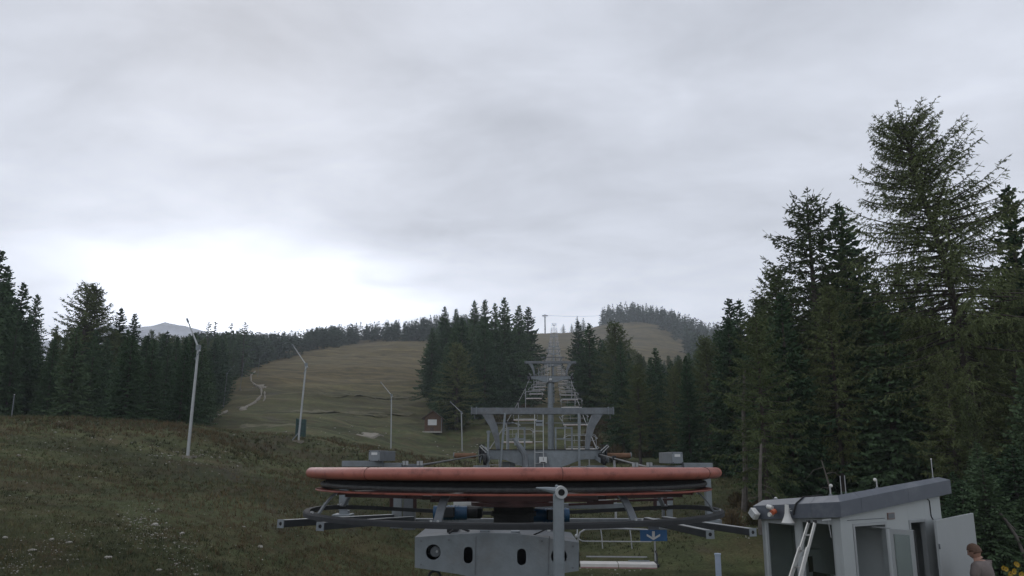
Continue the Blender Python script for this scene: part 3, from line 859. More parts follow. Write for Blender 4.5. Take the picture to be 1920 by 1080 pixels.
skyline = lambda u: float(np.interp(u, PU2, PV2))
meadow_top = lambda u: float(np.interp(u, [1100, 1112, 1130, 1160, 1185, 1220, 1250, 1285, 1300], [606, 606, 606, 602, 605, 610, 634, 656, 670]))
far1 = forest(200, (1098, 1400, 655, 775), lambda u, v, Y: v < meadow_top(u) + 4, (15, 25), None, '', '', 9, .8, jit=9)
far1 += forest(260, (1215, 1480, 330, 700), lambda u, v, Y: u > np.interp(v, [606, 610, 634, 656, 690], [1222, 1228, 1255, 1288, 1300]), (13, 21), None, '', '', 19, 1.0, jit=14)
far_forest('summit_forest', 'dark wood capping the rounded summit on the right, above the tan meadow', far1, 1)
skyline = _sk
far2 = forest(330, (330, 720, 205, 400), lambda u, v, Y: u < slope_edge(v) - 3, (12, 17), None, '', '', 10, 1.2, jit=12)
far2 += forest(240, (560, 900, 330, 440), lambda u, v, Y: v < np.interp(u, [560, 640, 690, 740], [662, 650, 641, 639.5]), (14, 19), None, '', '', 15, .9, jit=10)
print('FAR', len(far1), len(far2))
far_forest('ridge_forest', 'hazy spruce wood along the ridge above the ski slope', far2, 2)
# a few single small trees on the skyline
for u, v, Y, k in ((1082, 592, 660, 2), (1094, 596, 670, 0), (1056, 607, 690, 1), (1072, 606, 680, 0)):
    tree_px('q', k, u, v, Y, 1.6, 'small lone tree on the bare summit ridge right of the lift top', 'lone trees on the summit ridge')
for u, v, k in ((392, 604, 1), (404, 603, 2), (435, 606, 0), (460, 603, 1)):
    tree_px('q', k, u, v, 190, 1.3, 'ragged spruce tip on the left skyline right of the rocky mountain', 'ragged tips right of the mountain')
# scrub along the foot of the woods
def shrub(seed, kind='shrub'):
    sp = Spray(seed); rg = sp.rg
    for k in range(420):
        a = rg.uniform(0, 6.28); e = rg.uniform(.1, 1.5); r = rg.uniform(.1, 1.0) ** .6
        p = Vector((math.cos(a) * math.cos(e) * r, math.sin(a) * math.cos(e) * r, math.sin(e) * r * 1.1))
        d = (p.normalized() + Vector((rg.uniform(-.6, .6), rg.uniform(-.6, .6), rg.uniform(-.2, .7)))).normalized()
        sp.twig(p * .8, d, rg.uniform(.2, .42), .10)
    return sp
SHR = []
for i in range(3):
    r = thing('shrub', 'x', 'shrub'); shrub(50 + i).build('foliage', M['shrub'], r)
    st = MB()
    for k in range(6):
        a = k * 1.05; st.tube([(0, 0, -.2), (math.cos(a) * .3, math.sin(a) * .3, .4), (math.cos(a) * .6, math.sin(a) * .6, .85)], [.035, .02, .008], 4)
    st.build('stem', M['bark'], r); SHR.append(r)
rg = random.Random(12); first = [True] * 3
def put_shrub(u, v, size, label, group, k):
    p = ground_at(u, v)
    if p is None: return
    o = SHR[k] if first[k] else dup(SHR[k]); first[k] = False
    o['label'] = label; o['group'] = group
    o.location = p - Vector((0, 0, .05)); o.scale = (size, size, size * rg.uniform(.8, 1.3)); o.rotation_euler = (0, 0, rg.uniform(0, 6.28))
for k in range(34):
    put_shrub(rg.uniform(1105, 1215), rg.uniform(770, 868), rg.uniform(.8, 1.7), 'brown scrub bush at the foot of the wood right of the lift', 'scrub right of the lift', k % 3)
for k in range(12):
    put_shrub(rg.uniform(900, 985), rg.uniform(740, 800), rg.uniform(.9, 2.0), 'brown scrub bush under the dark clump left of the lift', 'scrub left of the lift', k % 3)
for k in range(12):
    put_shrub(rg.uniform(1370, 1440), rg.uniform(930, 1000), rg.uniform(.25, .6), 'dry brush on the soil bank left of the cabin', 'dry brush on the bank', k % 3)

# ------------------------------------------------------------------ valley station
X3, Y3, Z3 = Vector((1, 0, 0)), Vector((0, 1, 0)), Vector((0, 0, 1))
WC = Vector((.02, 8.04, CAM_Z))           # wheel axis
def ring_pt(r, a, z): return Vector((WC.x + r * math.cos(a), WC.y + r * math.sin(a), CAM_Z + z))
def build_wheel():
    b = thing('bullwheel', 'large horizontal bullwheel with a faded red rim in the foreground', 'bullwheel', (WC.x, WC.y, CAM_Z - .55))
    mb = MB()
    pr = [(2.295 + .062 * math.cos(t), -.158 + .056 * math.sin(t)) for t in np.linspace(0, 2 * math.pi, 17)[:-1]]
    mb.lathe(pr, (WC.x, WC.y, CAM_Z), 144); mb.build('rim', M['rim_red'], b, True)
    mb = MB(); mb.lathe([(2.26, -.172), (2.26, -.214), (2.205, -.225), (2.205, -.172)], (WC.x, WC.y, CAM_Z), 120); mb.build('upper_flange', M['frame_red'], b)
    mb = MB(); mb.lathe([(2.20, -.185), (2.145, -.235), (2.145, -.300), (2.19, -.312), (2.02, -.312), (2.02, -.185)], (WC.x, WC.y, CAM_Z), 120); mb.build('liner', M['black_rubber'], b)
    mb = MB(); mb.lathe([(2.245, -.326), (2.25, -.333), (2.245, -.342), (2.10, -.342), (2.10, -.326)], (WC.x, WC.y, CAM_Z), 120); mb.build('lower_flange', M['rim_red'], b)
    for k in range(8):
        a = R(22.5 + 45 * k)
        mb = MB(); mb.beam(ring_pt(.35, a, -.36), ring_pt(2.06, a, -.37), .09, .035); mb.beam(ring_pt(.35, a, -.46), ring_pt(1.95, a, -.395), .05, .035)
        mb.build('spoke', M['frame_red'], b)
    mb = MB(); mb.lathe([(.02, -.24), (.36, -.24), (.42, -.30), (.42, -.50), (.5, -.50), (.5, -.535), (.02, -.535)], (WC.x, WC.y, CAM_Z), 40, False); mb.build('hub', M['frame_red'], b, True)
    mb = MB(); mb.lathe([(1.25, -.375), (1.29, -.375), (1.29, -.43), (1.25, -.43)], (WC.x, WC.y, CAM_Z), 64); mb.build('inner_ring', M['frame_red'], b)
    # seams of the rim sections, with bolts
    for k in range(8):
        a = R(10 + 45 * k); mb = MB()
        ps = [ring_pt(2.295 + .0635 * math.cos(t), a, -.158 + .0575 * math.sin(t)) for t in np.linspace(0, 2 * math.pi, 15)[:-1]]
        mb.tube(ps, .0022, 5, True); mb.build('rim_seam', M['frame_red'], b)
    # rope guard ring hung below
    def gz(a): return -.582 - .20 * max(0.0, math.sin(a)) ** 2
    mb = MB(); n = 144; vs = []; fs = []
    sec = [(-.030, .026), (.028, .026), (.036, .012), (.036, -.026), (-.030, -.026)]
    for k in range(n):
        a = 2 * math.pi * k / n
        for dr, dz in sec: vs.append(ring_pt(2.325 + dr, a, gz(a) + dz))
    m = len(sec)
    for k in range(n):
        for i in range(m): fs.append((k * m + i, ((k + 1) % n) * m + i, ((k + 1) % n) * m + (i + 1) % m, k * m + (i + 1) % m))
    mb.add(vs, fs); mb.build('guard_ring', M['dark_steel'], b, bevel=0)
    for k in range(8):
        a = R(253 + 45 * k); mb = MB(); ta = Vector((-math.sin(a), math.cos(a), 0))
        pts = [ring_pt(2.06, a, -.345), ring_pt(2.12, a, -.36 + .12 * (gz(a) + .34)), ring_pt(2.19, a, -.35 + .5 * (gz(a) + .34)), ring_pt(2.25, a, -.35 + .85 * (gz(a) + .33)), ring_pt(2.31, a, gz(a) + .02)]
        for p, q in zip(pts, pts[1:]):
            mb.beam(p, q + (q - p).normalized() * .008, .075, .016, ta.cross((q - p).normalized()))
        br = mb.build('guard_bracket', M['galv_dark'], b)
        m2 = MB()
        for s in (-.02, .02):
            p = ring_pt(2.315, a, gz(a) + .02) + ta * s * 1.6; m2.cyl(p, p + Z3 * .022, .011, 6)
            p = ring_pt(2.09, a, -.372) + ta * s; m2.cyl(p, p + Vector((0, 0, -.014)), .011, 6)
        m2.build('bolt', M['galv_light'], br)
    b.rotation_euler = (-.0123, 0, 0)
    return b
build_wheel()
# haul rope: half turn round the wheel and both lines up the mountain
def line_pt(Y, s):
    x = axis_x(Y) + s * 2.25
    return Vector((x, Y, CAM_Z + rope_z(Y)))
def build_rope():
    pts = []
    ys = list(np.exp(np.linspace(math.log(8.04), math.log(700), 90)))
    for Y in reversed(ys): pts.append(line_pt(Y, -1))
    pts[-1] = ring_pt(2.175, math.pi, -.267)
    for k in range(1, 48): pts.append(ring_pt(2.175, math.pi + math.pi * k / 48, -.267))
    pts.append(ring_pt(2.175, 0, -.267))
    for Y in ys[1:]: pts.append(line_pt(Y, 1))
    mb = MB(); mb.tube(pts, .024, 8)
    o = mb.build('haul_rope', M['rope'], None, True)
    props(o, 'steel haul rope wrapped round the bullwheel and running up both sides of the lift', 'wire rope')
    nt = M['rope'].node_tree; b = nt.nodes['Principled BSDF']
build_rope()

# --- steel structure carrying the wheel
M['rail_shaded'] = mat('shade_darkened_rail', (.04, .045, .05), .6, .1, .2, 5)  # shade of the rail sides is put into this dark colour
def build_station():
    s = thing('lift_station', 'galvanized steel valley station frame under and behind the red bullwheel', 'lift station', (.1, 9.0, 0))
    g, gd = M['galv'], M['galv_dark']
    def pbeam(name, u0, v0, u1, v1, Y, d, mat_=g):
        a, c = P(u0, v0, Y), P(u1, v1, Y); mb = MB()
        mb.box(((a.x + c.x) / 2, Y + d / 2, (a.z + c.z) / 2), (abs(c.x - a.x), d, abs(c.z - a.z))); return mb.build(name, mat_, s, bevel=.004)
    # front head beam with round and slotted openings
    Yb = 6.5
    out = [(778, 1007), (848, 1002), (905, 999), (965, 1000), (1010, 1006), (1085, 1017), (1085, 1070), (1030, 1078), (985, 1086), (880, 1081), (858, 1076), (778, 1064)]
    o2 = [P(u, v, Yb) for u, v in out]; cu = bpy.data.curves.new('head_beam', 'CURVE'); cu.dimensions = '2D'; cu.fill_mode = 'BOTH'
    def spl(pts):
        sp = cu.splines.new('POLY'); sp.points.add(len(pts) - 1); sp.use_cyclic_u = True
        for q, p in zip(sp.points, pts): q.co = (p[0], p[1], 0, 1)
    spl([(p.x, p.z) for p in o2])
    def hole(u, v, rx, rz):
        c = P(u, v, Yb); k = P(u + 1, v, Yb).x - c.x; pts = []
        for i in range(28):
            a = 2 * math.pi * i / 28
            x = rx * math.cos(a); z = rx * math.sin(a) + (rz - rx) * (1 if math.sin(a) > 0 else -1)
            pts.append((c.x + x * k, c.z + z * k))
        spl(pts)
    hl = [(812.5, 1035, 14, 14), (878, 1040.5, 8.5, 15), (978, 1044, 8.5, 15), (1048, 1043, 15, 15)]
    for h in hl: hole(*h)
    cu.extrude = .008
    tmp = bpy.data.objects.new('t', cu); COL.objects.link(tmp)
    me = bpy.data.meshes.new_from_object(tmp.evaluated_get(bpy.context.evaluated_depsgraph_get())); bpy.data.objects.remove(tmp)
    me.name = 'head_beam'; me.materials.clear(); me.materials.append(g)
    T = Matrix.Translation(Vector((0, Yb, 0)) - root_off(s)) @ Matrix.Rotation(R(90), 4, 'X'); me.transform(T)
    o = bpy.data.objects.new('head_plate', me); COL.objects.link(o); o.parent = s
    # the box behind the plate
    mb = MB()
    for a, c in zip(o2, o2[1:] + o2[:1]):
        mb.add([a + Y3 * .009, c + Y3 * .009, c + Y3 * .85, a + Y3 * .85], [(0, 1, 2, 3)])
    mb.add([p + Y3 * .85 for p in o2], [tuple(range(len(o2)))]); mb.build('head_box', gd, s)
    c = P(812.5, 1035, Yb)
    mb = MB(); mb.cyl(c + Y3 * .10, c + Y3 * .4, .062, 24); o = mb.build('bearing', M['dark_steel'], s)
    mb = MB(); mb.cyl(c + Vector((.014, .05, -.004)), c + Vector((.014, .1, -.004)), .048, 24); mb.build('bearing_cap', gd, o)
    mb = MB(); mb.cyl(c + Vector((.03, .03, 0)), c + Vector((.03, .05, 0)), .012, 8); mb.build('bolt', M['galv_light'], o)
    # brackets, bolts and cables lying on the head beam
    pbeam('bracket', 838, 984, 858, 1001, 6.7, .2, M['dark_steel']); pbeam('bracket', 900, 994, 918, 998.6, 6.55, .12); pbeam('bracket', 958, 996, 975, 999.6, 6.55, .12)
    pbeam('bracket', 1026, 989, 1032, 997, 6.6, .02, M['white'])
    pbeam('cross_plate', 870, 986, 1040, 996, 7.2, .05, gd)
    mb = MB(); mb.tube([P(1000, 1003, 6.6), P(1012, 998, 6.6), P(1024, 992, 6.65), P(1030, 990, 6.7)], .008, 6)
    mb.tube([P(842, 1000, 6.55), P(852, 992, 6.6), P(862, 990, 6.6), P(880, 996, 6.7)], .01, 6); mb.build('cable', M['black_rubber'], s)
    mb = MB(); q = P(815, 1078, 6.6); mb.tube([q + Vector((.055 * math.cos(t), 0, .055 * math.sin(t) - .02)) for t in np.linspace(0, 6.28, 20)[:-1]], .012, 6, True); mb.build('shackle', M['dark_steel'], s)
    # pylon under the station
    mb = MB(); mb.cyl((.1, 8.4, -.3), (.1, 8.4, CAM_Z - .82), .42, 28); mb.build('pylon', g, s, True)
    mb = MB(); mb.cyl((.1, 8.4, .0), (.1, 8.4, .12), .62, 28); mb.build('base_plate', gd, s)
    # gearbox and blue drive motors
    mb = MB(); mb.cyl((.02, 8.2, CAM_Z - .535), (.02, 8.2, CAM_Z - .80), .24, 28); mb.cyl((.02, 8.2, CAM_Z - .62), (.02, 8.2, CAM_Z - .67), .27, 28); mb.build('gearbox', M['black_rubber'], s, True)
    def motor(u0, u1, v0, v1, Y):
        a, c = P(u0, v0, Y), P(u1, v1, Y); zc = (a.z + c.z) / 2; r = abs(a.z - c.z) / 2; mb = MB()
        mb.cyl((a.x, Y + r, zc), (c.x, Y + r, zc), r, 20)
        o = mb.build('motor', M['blue_motor'], s, True)
        for k in range(7):
            f = .12 + .1 * k; x = a.x + (c.x - a.x) * f; mb = MB(); mb.cyl((x, Y + r, zc), (x + .018, Y + r, zc), r * 1.09, 20); mb.build('cooling_fin', M['blue_motor'], o)
        mb = MB(); mb.box((a.x + (c.x - a.x) * .45, Y + r * .2 - .06, zc + r * .2), (.16, .12, .12)); mb.build('terminal_box', M['dark_steel'], o, bevel=.01)
        mb = MB(); mb.cyl((c.x, Y + r, zc), (c.x + .12, Y + r, zc), r * .7, 16); mb.build('coupling', M['dark_steel'], o, True)
    motor(812, 875, 949, 976, 8.3); motor(1068, 1000, 954, 980, 8.3)
    mb = MB(); q = P(890, 962, 8.5); mb.box((q.x - .12, 8.65, q.z), (.42, .3, .14)); mb.build('gear_casing', M['dark_steel'], s, bevel=.02)
    # pale ducts across the back
    pbeam('duct', 850, 941, 928, 948, 9.6, .12, M['white']); pbeam('duct', 1010, 944, 1175, 954, 10.4, .12, g); pbeam('duct', 1065, 937.5, 1185, 940.5, 10.4, .06, M['white'])
    pbeam('duct', 890, 946.5, 938, 953, 9.7, .12, g); pbeam('side_plate', 1228, 922, 1262, 952, 11.3, .05, g)
    # dark red struts of the inner frame
    for a in ((672, 927, 830, 936), (1100, 941, 1262, 936), (1066, 946, 1150, 943)):
        p, q = P(a[0], a[1], 9.4), P(a[2], a[3], 9.4); mb = MB(); mb.beam(p, q, .05, .03); mb.build('red_strut', M['frame_red'], s)
    for u in (734, 778, 1228, 1247):
        mb = MB(); mb.beam(P(u, 921, 10.3), P(u, 957, 10.3), .05, .05); mb.build('red_strut', M['frame_red'], s)
    # frames left and right behind the wheel
    pbeam('top_beam', 641, 864, 716, 875, 11.0, .14); pbeam('top_beam', 716.6, 868, 752, 876, 11.05, .14); pbeam('top_beam', 752.6, 870, 792, 878, 11.1, .12, gd)
    pbeam('top_beam', 1282, 868, 1337, 880, 11.0, .14); pbeam('top_beam', 1218, 873, 1281.4, 881, 11.05, .14); pbeam('top_beam', 1184, 875, 1217.4, 880, 11.1, .12, M['rust'])
    for u in (757, 784, 1188, 1215):
        mb = MB(); q = P(u, 870 if u < 1000 else 873, 11.1); mb.cyl(q + Z3 * -.02, q + Z3 * .05, .025, 6); mb.cyl(q + Vector((.05, 0, -.02)), q + Vector((.05, 0, .05)), .025, 6); mb.build('bolt', M['galv_light'], s)
    pbeam('column', 638, 880, 650, 957, 11.2, .10); pbeam('column', 737, 880, 751, 990, 10.9, .12); pbeam('column', 758, 884, 777, 994, 11.3, .12, gd)
    pbeam('column', 1322, 882, 1337, 976, 11.2, .12); pbeam('column', 1249, 884, 1262, 974, 11.4, .1); pbeam('column', 1240, 884, 1247, 974, 11.7, .1, gd)
    pbeam('foot_plate', 622, 965, 656, 971, 11.0, .3); pbeam('foot_plate', 1317, 974.5, 1354, 986, 11.0, .3)
    pbeam('foot_plate', 636, 957.5, 652, 964.5, 11.15, .16)
    # lower cross girder and hung plates
    pbeam('cross_girder', 700, 973, 1240, 984, 11.5, .16, gd)
    pbeam('bracket', 700, 974, 731, 985, 10.8, .12); pbeam('bracket', 731.5, 976, 751, 991, 10.75, .12); pbeam('bracket', 752, 978, 768, 990, 10.95, .12, gd)
    pbeam('bracket', 1238, 979, 1268, 993, 10.8, .12); pbeam('bracket', 1216, 982.5, 1236, 994.5, 10.2, .06, gd)
    # hollow rails reaching towards the viewer
    def rail(u0, v0, Ya, u1, v1, Yc):
        a, c = P(u0, v0, Ya), P(u1, v1, Yc); d = (c - a).normalized(); mb = MB()
        mb.beam(a, c, .085, .085); r = mb.build('rail', M['rail_shaded'], s, bevel=.004)
        x = d.cross(Z3).normalized(); z = x.cross(d); mb = MB()
        sq = [(-1, -1), (1, -1), (1, 1), (-1, 1)]; n = 24; vs = []; fs = []
        for k in range(n):
            t = 2 * math.pi * k / n + math.pi / 4 + math.pi; cx, cz = math.cos(t), math.sin(t); mm = max(abs(cx), abs(cz))
            vs.append(a - d * .012 + (x * cx + z * cz) * (.052 / mm)); vs.append(a - d * .012 + (x * cx + z * cz) * .024)
            vs.append(a - d * .001 + (x * cx + z * cz) * (.052 / mm)); vs.append(a - d * .001 + (x * cx + z * cz) * .024)
        for k in range(n):
            i, j = 4 * k, 4 * ((k + 1) % n)
            fs += [(i, j, j + 1, i + 1), (i, i + 2, j + 2, j), (i + 1, j + 1, j + 3, i + 3)]
        mb.add(vs, fs); mb.build('end_plate', M['galv'], r)
        mb = MB(); mb.cyl(a - d * .004, a - d * .0015, .03, 18); mb.build('bore_shade', M['black_rubber'], r)  # black disc stands for the shade inside the hollow rail
        mb = MB(); mb.beam(a + z * .0455, c + z * .0455, .08, .005); mb.build('lit_top_strip', M['galv_light'], r)  # pale strip added as the lit upper face of the rail
    rail(527, 982, 8.7, 735, 970, 10.9); rail(601, 987, 8.3, 772, 974, 10.6); rail(1411, 998, 8.9, 1245, 974, 11.0); rail(1331, 1002, 8.4, 1212, 976, 10.6)
    pbeam('top_beam', 770, 886, 1205, 897, 11.1, .14, gd)
    a, c = P(942, 888, 11.26), P(984, 888, 11.26); mb = MB(); mb.box(((a.x + c.x) / 2, 11.45, a.z / 2 - .1), (c.x - a.x, .36, a.z + .2)); mb.build('rear_mast', g, s)
    for u in (893, 1030):
        p = P(u, 1001, Yb); q = P(u - 2, 1082, Yb); mb = MB(); mb.beam(Vector((p.x, Yb - .010, p.z - .02)), Vector((q.x, Yb - .010, q.z + .02)), .008, .006, (0, 1, 0)); mb.build('weld_seam', gd, s)
    for u, v in ((790, 1014), (790, 1058), (1074, 1024), (1074, 1064), (842, 1012), (1016, 1014)):
        p = P(u, v, Yb); mb = MB(); mb.cyl(Vector((p.x, Yb - .007, p.z)), Vector((p.x, Yb - .018, p.z)), .010, 6); mb.build('bolt', gd, s)
    # standing post in front of the wheel with its tube head
    mb = MB(); a, c = P(1047, 925, 5.25), P(1046, 1080, 5.25); mb.beam((c.x - .003, c.y, .0), a, .082, .06, (0, 1, 0)); po = mb.build('front_post', g, s, bevel=.012)
    mb = MB(); q = P(1053, 923.5, 5.2); n = 24; vs = []; fs = []
    for k in range(n):
        t = 6.283 * k / n; e = Vector((math.cos(t), 0, math.sin(t)))
        vs += [q + e * .047, q + e * .026, q + e * .047 + Y3 * .14, q + e * .026 + Y3 * .14]
    for k in range(n):
        i, j = 4 * k, 4 * ((k + 1) % n); fs += [(i, j, j + 1, i + 1), (i, i + 2, j + 2, j), (i + 1, j + 1, j + 3, i + 3), (i + 2, i + 3, j + 3, j + 2)]
    mb.add(vs, fs); mb.build('head_tube', M['galv_light'], po)
    mb = MB(); mb.cyl(q + Y3 * .02, q + Y3 * .13, .027, 18); mb.build('tube_hole_shade', M['black_rubber'], po)  # black plug stands for the dark inside of the hollow tube
    mb = MB(); mb.tube([P(1005, 915, 5.28), P(1022, 917, 5.28), P(1043, 921, 5.28)], [.006, .016, .03], 8); mb.sphere(P(1044, 912, 5.3), .014); mb.build('arm', g, po, True)
    # instrument boxes on the frames
    def ibox(u0, v0, u1, v1, Y, bx):
        a, c = P(u0, v0, Y), P(u1, v1, Y); bp = P(bx[0], bx[1], Y + 1.25); sh = Vector((bp.x - c.x, 1.25, 0)) if bx[2] > 0 else Vector((bp.x - a.x, 1.25, 0))
        poly = [Vector((a.x, Y, c.z)), Vector((c.x, Y, c.z)), Vector((c.x, Y, a.z)), Vector((a.x, Y, a.z))]
        mb = MB(); mb.prism(poly, sh); o = mb.build('housing', gd, s, bevel=.006)
        w, h_ = c.x - a.x, a.z - c.z; ctr = Vector(((a.x + c.x) / 2, Y - .006, (a.z + c.z) / 2)); mb = MB()
        mb.box(ctr, (w * .96, .010, h_ * .96)); mb.build('cover', M['galv'], o, bevel=.003)
        mb = MB()
        for i in (-1, 1):
            for j in (-1, 1): p = ctr + Vector((i * w * .41, -.006, j * h_ * .41)); mb.cyl(p, p - Y3 * .006, .008, 6)
        mb.build('screw', M['dark_steel'], o)
        mb = MB(); mb.box(ctr + Vector((0, -.0065, h_ * .2)), (w * .5, .003, h_ * .22)); mb.build('sticker', M['white'], o)
    ibox(691.5, 844.5, 712.5, 865, 10.6, (741, 867, 1)); ibox(1259, 847.5, 1281, 869.5, 10.6, (1236, 870, -1))
    return s
build_station()
def build_sign():
    Y = 10.05
    a, c = P(1200, 993.5, Y), P(1251, 1014.5, Y)
    s = thing('direction_sign', 'small blue sign with a white downward arrow under the right frame', 'sign', ((a.x + c.x) / 2, Y, c.z))
    mb = MB(); mb.box(((a.x + c.x) / 2, Y, (a.z + c.z) / 2), (c.x - a.x, .012, a.z - c.z)); mb.build('sign_panel', M['blue_sign'], s)
    def q(u, v): p = P(u, v, Y); return Vector((p.x, Y - .0065, p.z))
    mb = MB(); e = (0, -.003, 0)
    mb.prism([q(1222.5, 996), q(1227.5, 996), q(1227.5, 1006), q(1225, 1008), q(1222.5, 1006)], e)
    mb.prism([q(1212.5, 1001), q(1225, 1008.2), q(1225, 1012.5), q(1212.5, 1005)], e)
    mb.prism([q(1225, 1008.2), q(1237.5, 1001), q(1237.5, 1005), q(1225, 1012.5)], e)
    mb.build('arrow', M['white'], s)
build_sign()

# ------------------------------------------------------------------ towers
def build_tower(label, Y, col_h, first=False, detail=True):
    ox, oz = axis_x(Y), CAM_Z + rope_z(Y)
    s = thing('lift_tower', label, 'lift tower', (ox, Y, oz - col_h), None)
    g, gd = M['galv_dark'], M['galv_dark']
    o = Vector((ox, Y, oz))
    def at(x, y, z): return o + Vector((x, y, z))
    # lower cross arm, deeper in the middle
    mb = MB(); poly = [(-2.55, .17), (2.55, .17), (2.55, -.20), (1.7, -.20), (1.5, -.22), (.75, -.50), (.3, -.53), (-.3, -.53), (-.75, -.50), (-1.5, -.22), (-1.7, -.20), (-2.55, -.20)]
    mb.prism([at(x, -.18, z) for x, z in poly], (0, .36, 0)); mb.build('cross_arm', M['galv'], s, bevel=.008 if detail else 0)
    mb = MB(); mb.box(at(0, -.02, .182), (5.1, .42, .022)); mb.build('arm_flange', M['dark_steel'], s)
    # upper beam and its two raking struts
    mb = MB(); mb.box(at(0, 0, 1.72), (5.72, .24, .26)); mb.build('upper_beam', g, s, bevel=.008 if detail else 0)
    if detail:
        mb = MB()
        for x in (-2.86, -2.66, 2.66, 2.86): mb.box(at(x, -.02, 1.73), (.025, .30, .31))
        mb.build('stiffener', M['galv'], s)
        mb = MB()
        for x in (-2.72, 2.72): mb.tube([at(x, -.1, 1.58), at(x, -.1, 1.40)], .016, 6)
        mb.build('end_hook', gd, s)
        mb = MB()
        for x in (-1, 1): mb.beam(at(x * .15, .5, 1.27), at(x * 2.2, .5, 1.27), .03, .03)
        mb.build('hand_rail', M['galv'], s)
    for sg in (-1, 1):
        mb = MB(); st = [(2.44, 1.585), (2.00, 1.585), (1.80, 1.10), (1.72, .60), (1.70, .195), (1.86, .195), (1.93, .60), (2.12, 1.10)]
        mb.prism([at(sg * x, -.11, z) for x, z in st], (0, .22, 0)); mb.build('strut', g, s, bevel=.006 if detail else 0)
    # sheave trains
    for sg in (-1, 1):
        x = sg * 2.25
        mb = MB()
        for dx in (-.16, .16): mb.beam(at(x + dx, -1.6, -.24), at(x + dx, 1.6, -.24 + .25), .02, .16)
        f = mb.build('sheave_frame', M['galv'], s)
        for k in range(6):
            y = -1.5 + k * .6; zz = -.23 + (y + 1.6) * .078; mb = MB(); mb.cyl(at(x - .05, y, zz), at(x + .05, y, zz), .19, 18); mb.build('sheave', M['dark_steel'], f, True)
        if detail:
            mb = MB()
            for dy in (-1.45, 1.45):
                mb.tube([at(x - sg * .05, dy, .05), at(x + sg * .20, dy, .30), at(x + sg * .14, dy, .34), at(x - sg * .12, dy, .12)], .02, 5)
            mb.build('rope_catcher', M['galv_light'], f)
        if True:
            mb = MB(); mb.box(at(x + sg * .24, -.25, -.02), (.05, .5, .66)); mb.box(at(x + sg * .08, -.30, -.02), (.05, .45, .66)); mb.box(at(x + sg * .16, -.3, .36), (.24, .5, .04)); mb.build('yoke', M['dark_steel'], s)
            mb = MB(); mb.box(at(x + sg * .12, -.4, -.56), (.5, .5, .06)); mb.build('walkway', M['galv'], s)
    # service cages between the arms
    for sg in (-1, 1):
        c = sg * .96 - (.08 if first else 0); mb = MB()
        for dx in (-.33, .33): mb.beam(at(c + dx, .35, .19), at(c + dx, .35, 1.10), .07, .06, (0, 1, 0))
        for z in (1.06, .62): mb.beam(at(c - .295, .35, z), at(c + .295, .35, z), .05, .05)
        mb.build('service_cage', M['galv'], s)
    # ladder
    mb = MB()
    for dx in (-.30, .04): mb.beam(at(dx - .02, -.3, -.5), at(dx - .02, -.3, 1.58), .035, .03, (0, 1, 0))
    ld = mb.build('ladder', M['galv_light'], s)
    for k in range(5): mb = MB(); mb.beam(at(-.30, -.3, -.35 + k * .42), at(.0, -.3, -.35 + k * .42), .03, .025); mb.build('rung', M['galv_light'], ld)
    # number plate and small panel
    mb = MB(); mb.box(at(0, -.34, -.22), (.30, .02, .24)); pl = mb.build('number_plate', M['white'], s)
    if first: text_mesh('digit', '1', .17, M['black_print'], pl, at(.01, -.352, -.19), (1, 0, 0), (0, 0, 1))
    mb = MB(); mb.box(at(0, -.352, -.315), (.20, .003, .035)); mb.build('plate_line', M['black_print'], pl)
    mb = MB(); mb.box(at(-.14, -.33, 1.22), (.27, .02, .22)); pn = mb.build('panel', M['galv'], s)
    mb = MB(); mb.box(at(-.14, -.342, 1.24), (.24, .003, .05)); mb.build('panel_print', M['black_print'], pn)
    # column
    mb = MB(); mb.prism([at(-.33, -.25, -.545), at(.33, -.25, -.545), at(.42, -.25, -.62), at(-.42, -.25, -.62)], (0, .5, 0)); mb.build('saddle', M['dark_steel'], s)
    mb = MB(); mb.prism([at(-.14, -.24, .05), at(.14, -.24, .05), at(.30, -.24, -.54), at(-.30, -.24, -.54)], (0, .05, 0)); mb.build('gusset', g, s)
    mb = MB(); mb.tube([(ox, Y, oz - col_h - .5), (ox, Y, oz - .62)], [.36, .29], 20); mb.build('column', M['galv'], s, True)
    if first:
        for u, v, u2, v2 in ((947, 775, 937, 882), (1085, 775, 1086.5, 882)):
            a, c = P(u, v, Y - .45), P(u2, v2, Y - .45); mb = MB(); mb.beam(Vector((c.x, c.y, c.z - .1)), a, .085, .07, (0, 1, 0)); mb.build('brace', M['galv'], s, bevel=.005)
        a, c = P(916, 809, Y - .7), P(914, 884, Y - .7); mb = MB(); mb.tube([c, a], .045, 8); po = mb.build('stay_post', M['galv'], s, True); mb = MB(); mb.cyl(a - Z3 * .07, a + Z3 * .03, .075, 10); mb.build('post_cap', M['galv'], po, True)
        for u0, u1, sg in ((852, 893, -1), (1138, 1182, 1)):
            a, c = P(u0, 854, Y), P(u1, 854, Y); mb = MB(); mb.cyl(a, c, .10, 18); o2 = mb.build('rusty_pipe', M['rust'], s, True)
            e = a if sg < 0 else c; mb = MB(); mb.cyl(e, e + X3 * sg * .03, .125, 18); mb.build('end_disc', M['galv'], o2)
        mb = MB(); a = P(985, 862, Y - .6); mb.tube([P(962, 822, Y - .6), P(975, 838, Y - .6), P(984, 853, Y - .6), P(986, 880, Y - .6)], [.05, .11, .12, .14], 8); mb.build('cable_boot', M['galv_dark'], s, True)
        mb = MB(); c = P(968, 828, Y - .6); mb.box(c, (.16, .12, .3)); mb.tube([c + Z3 * .1, c + Z3 * .35], [.05, .02], 6); mb.build('junction_box', M['galv'], s, bevel=.02)
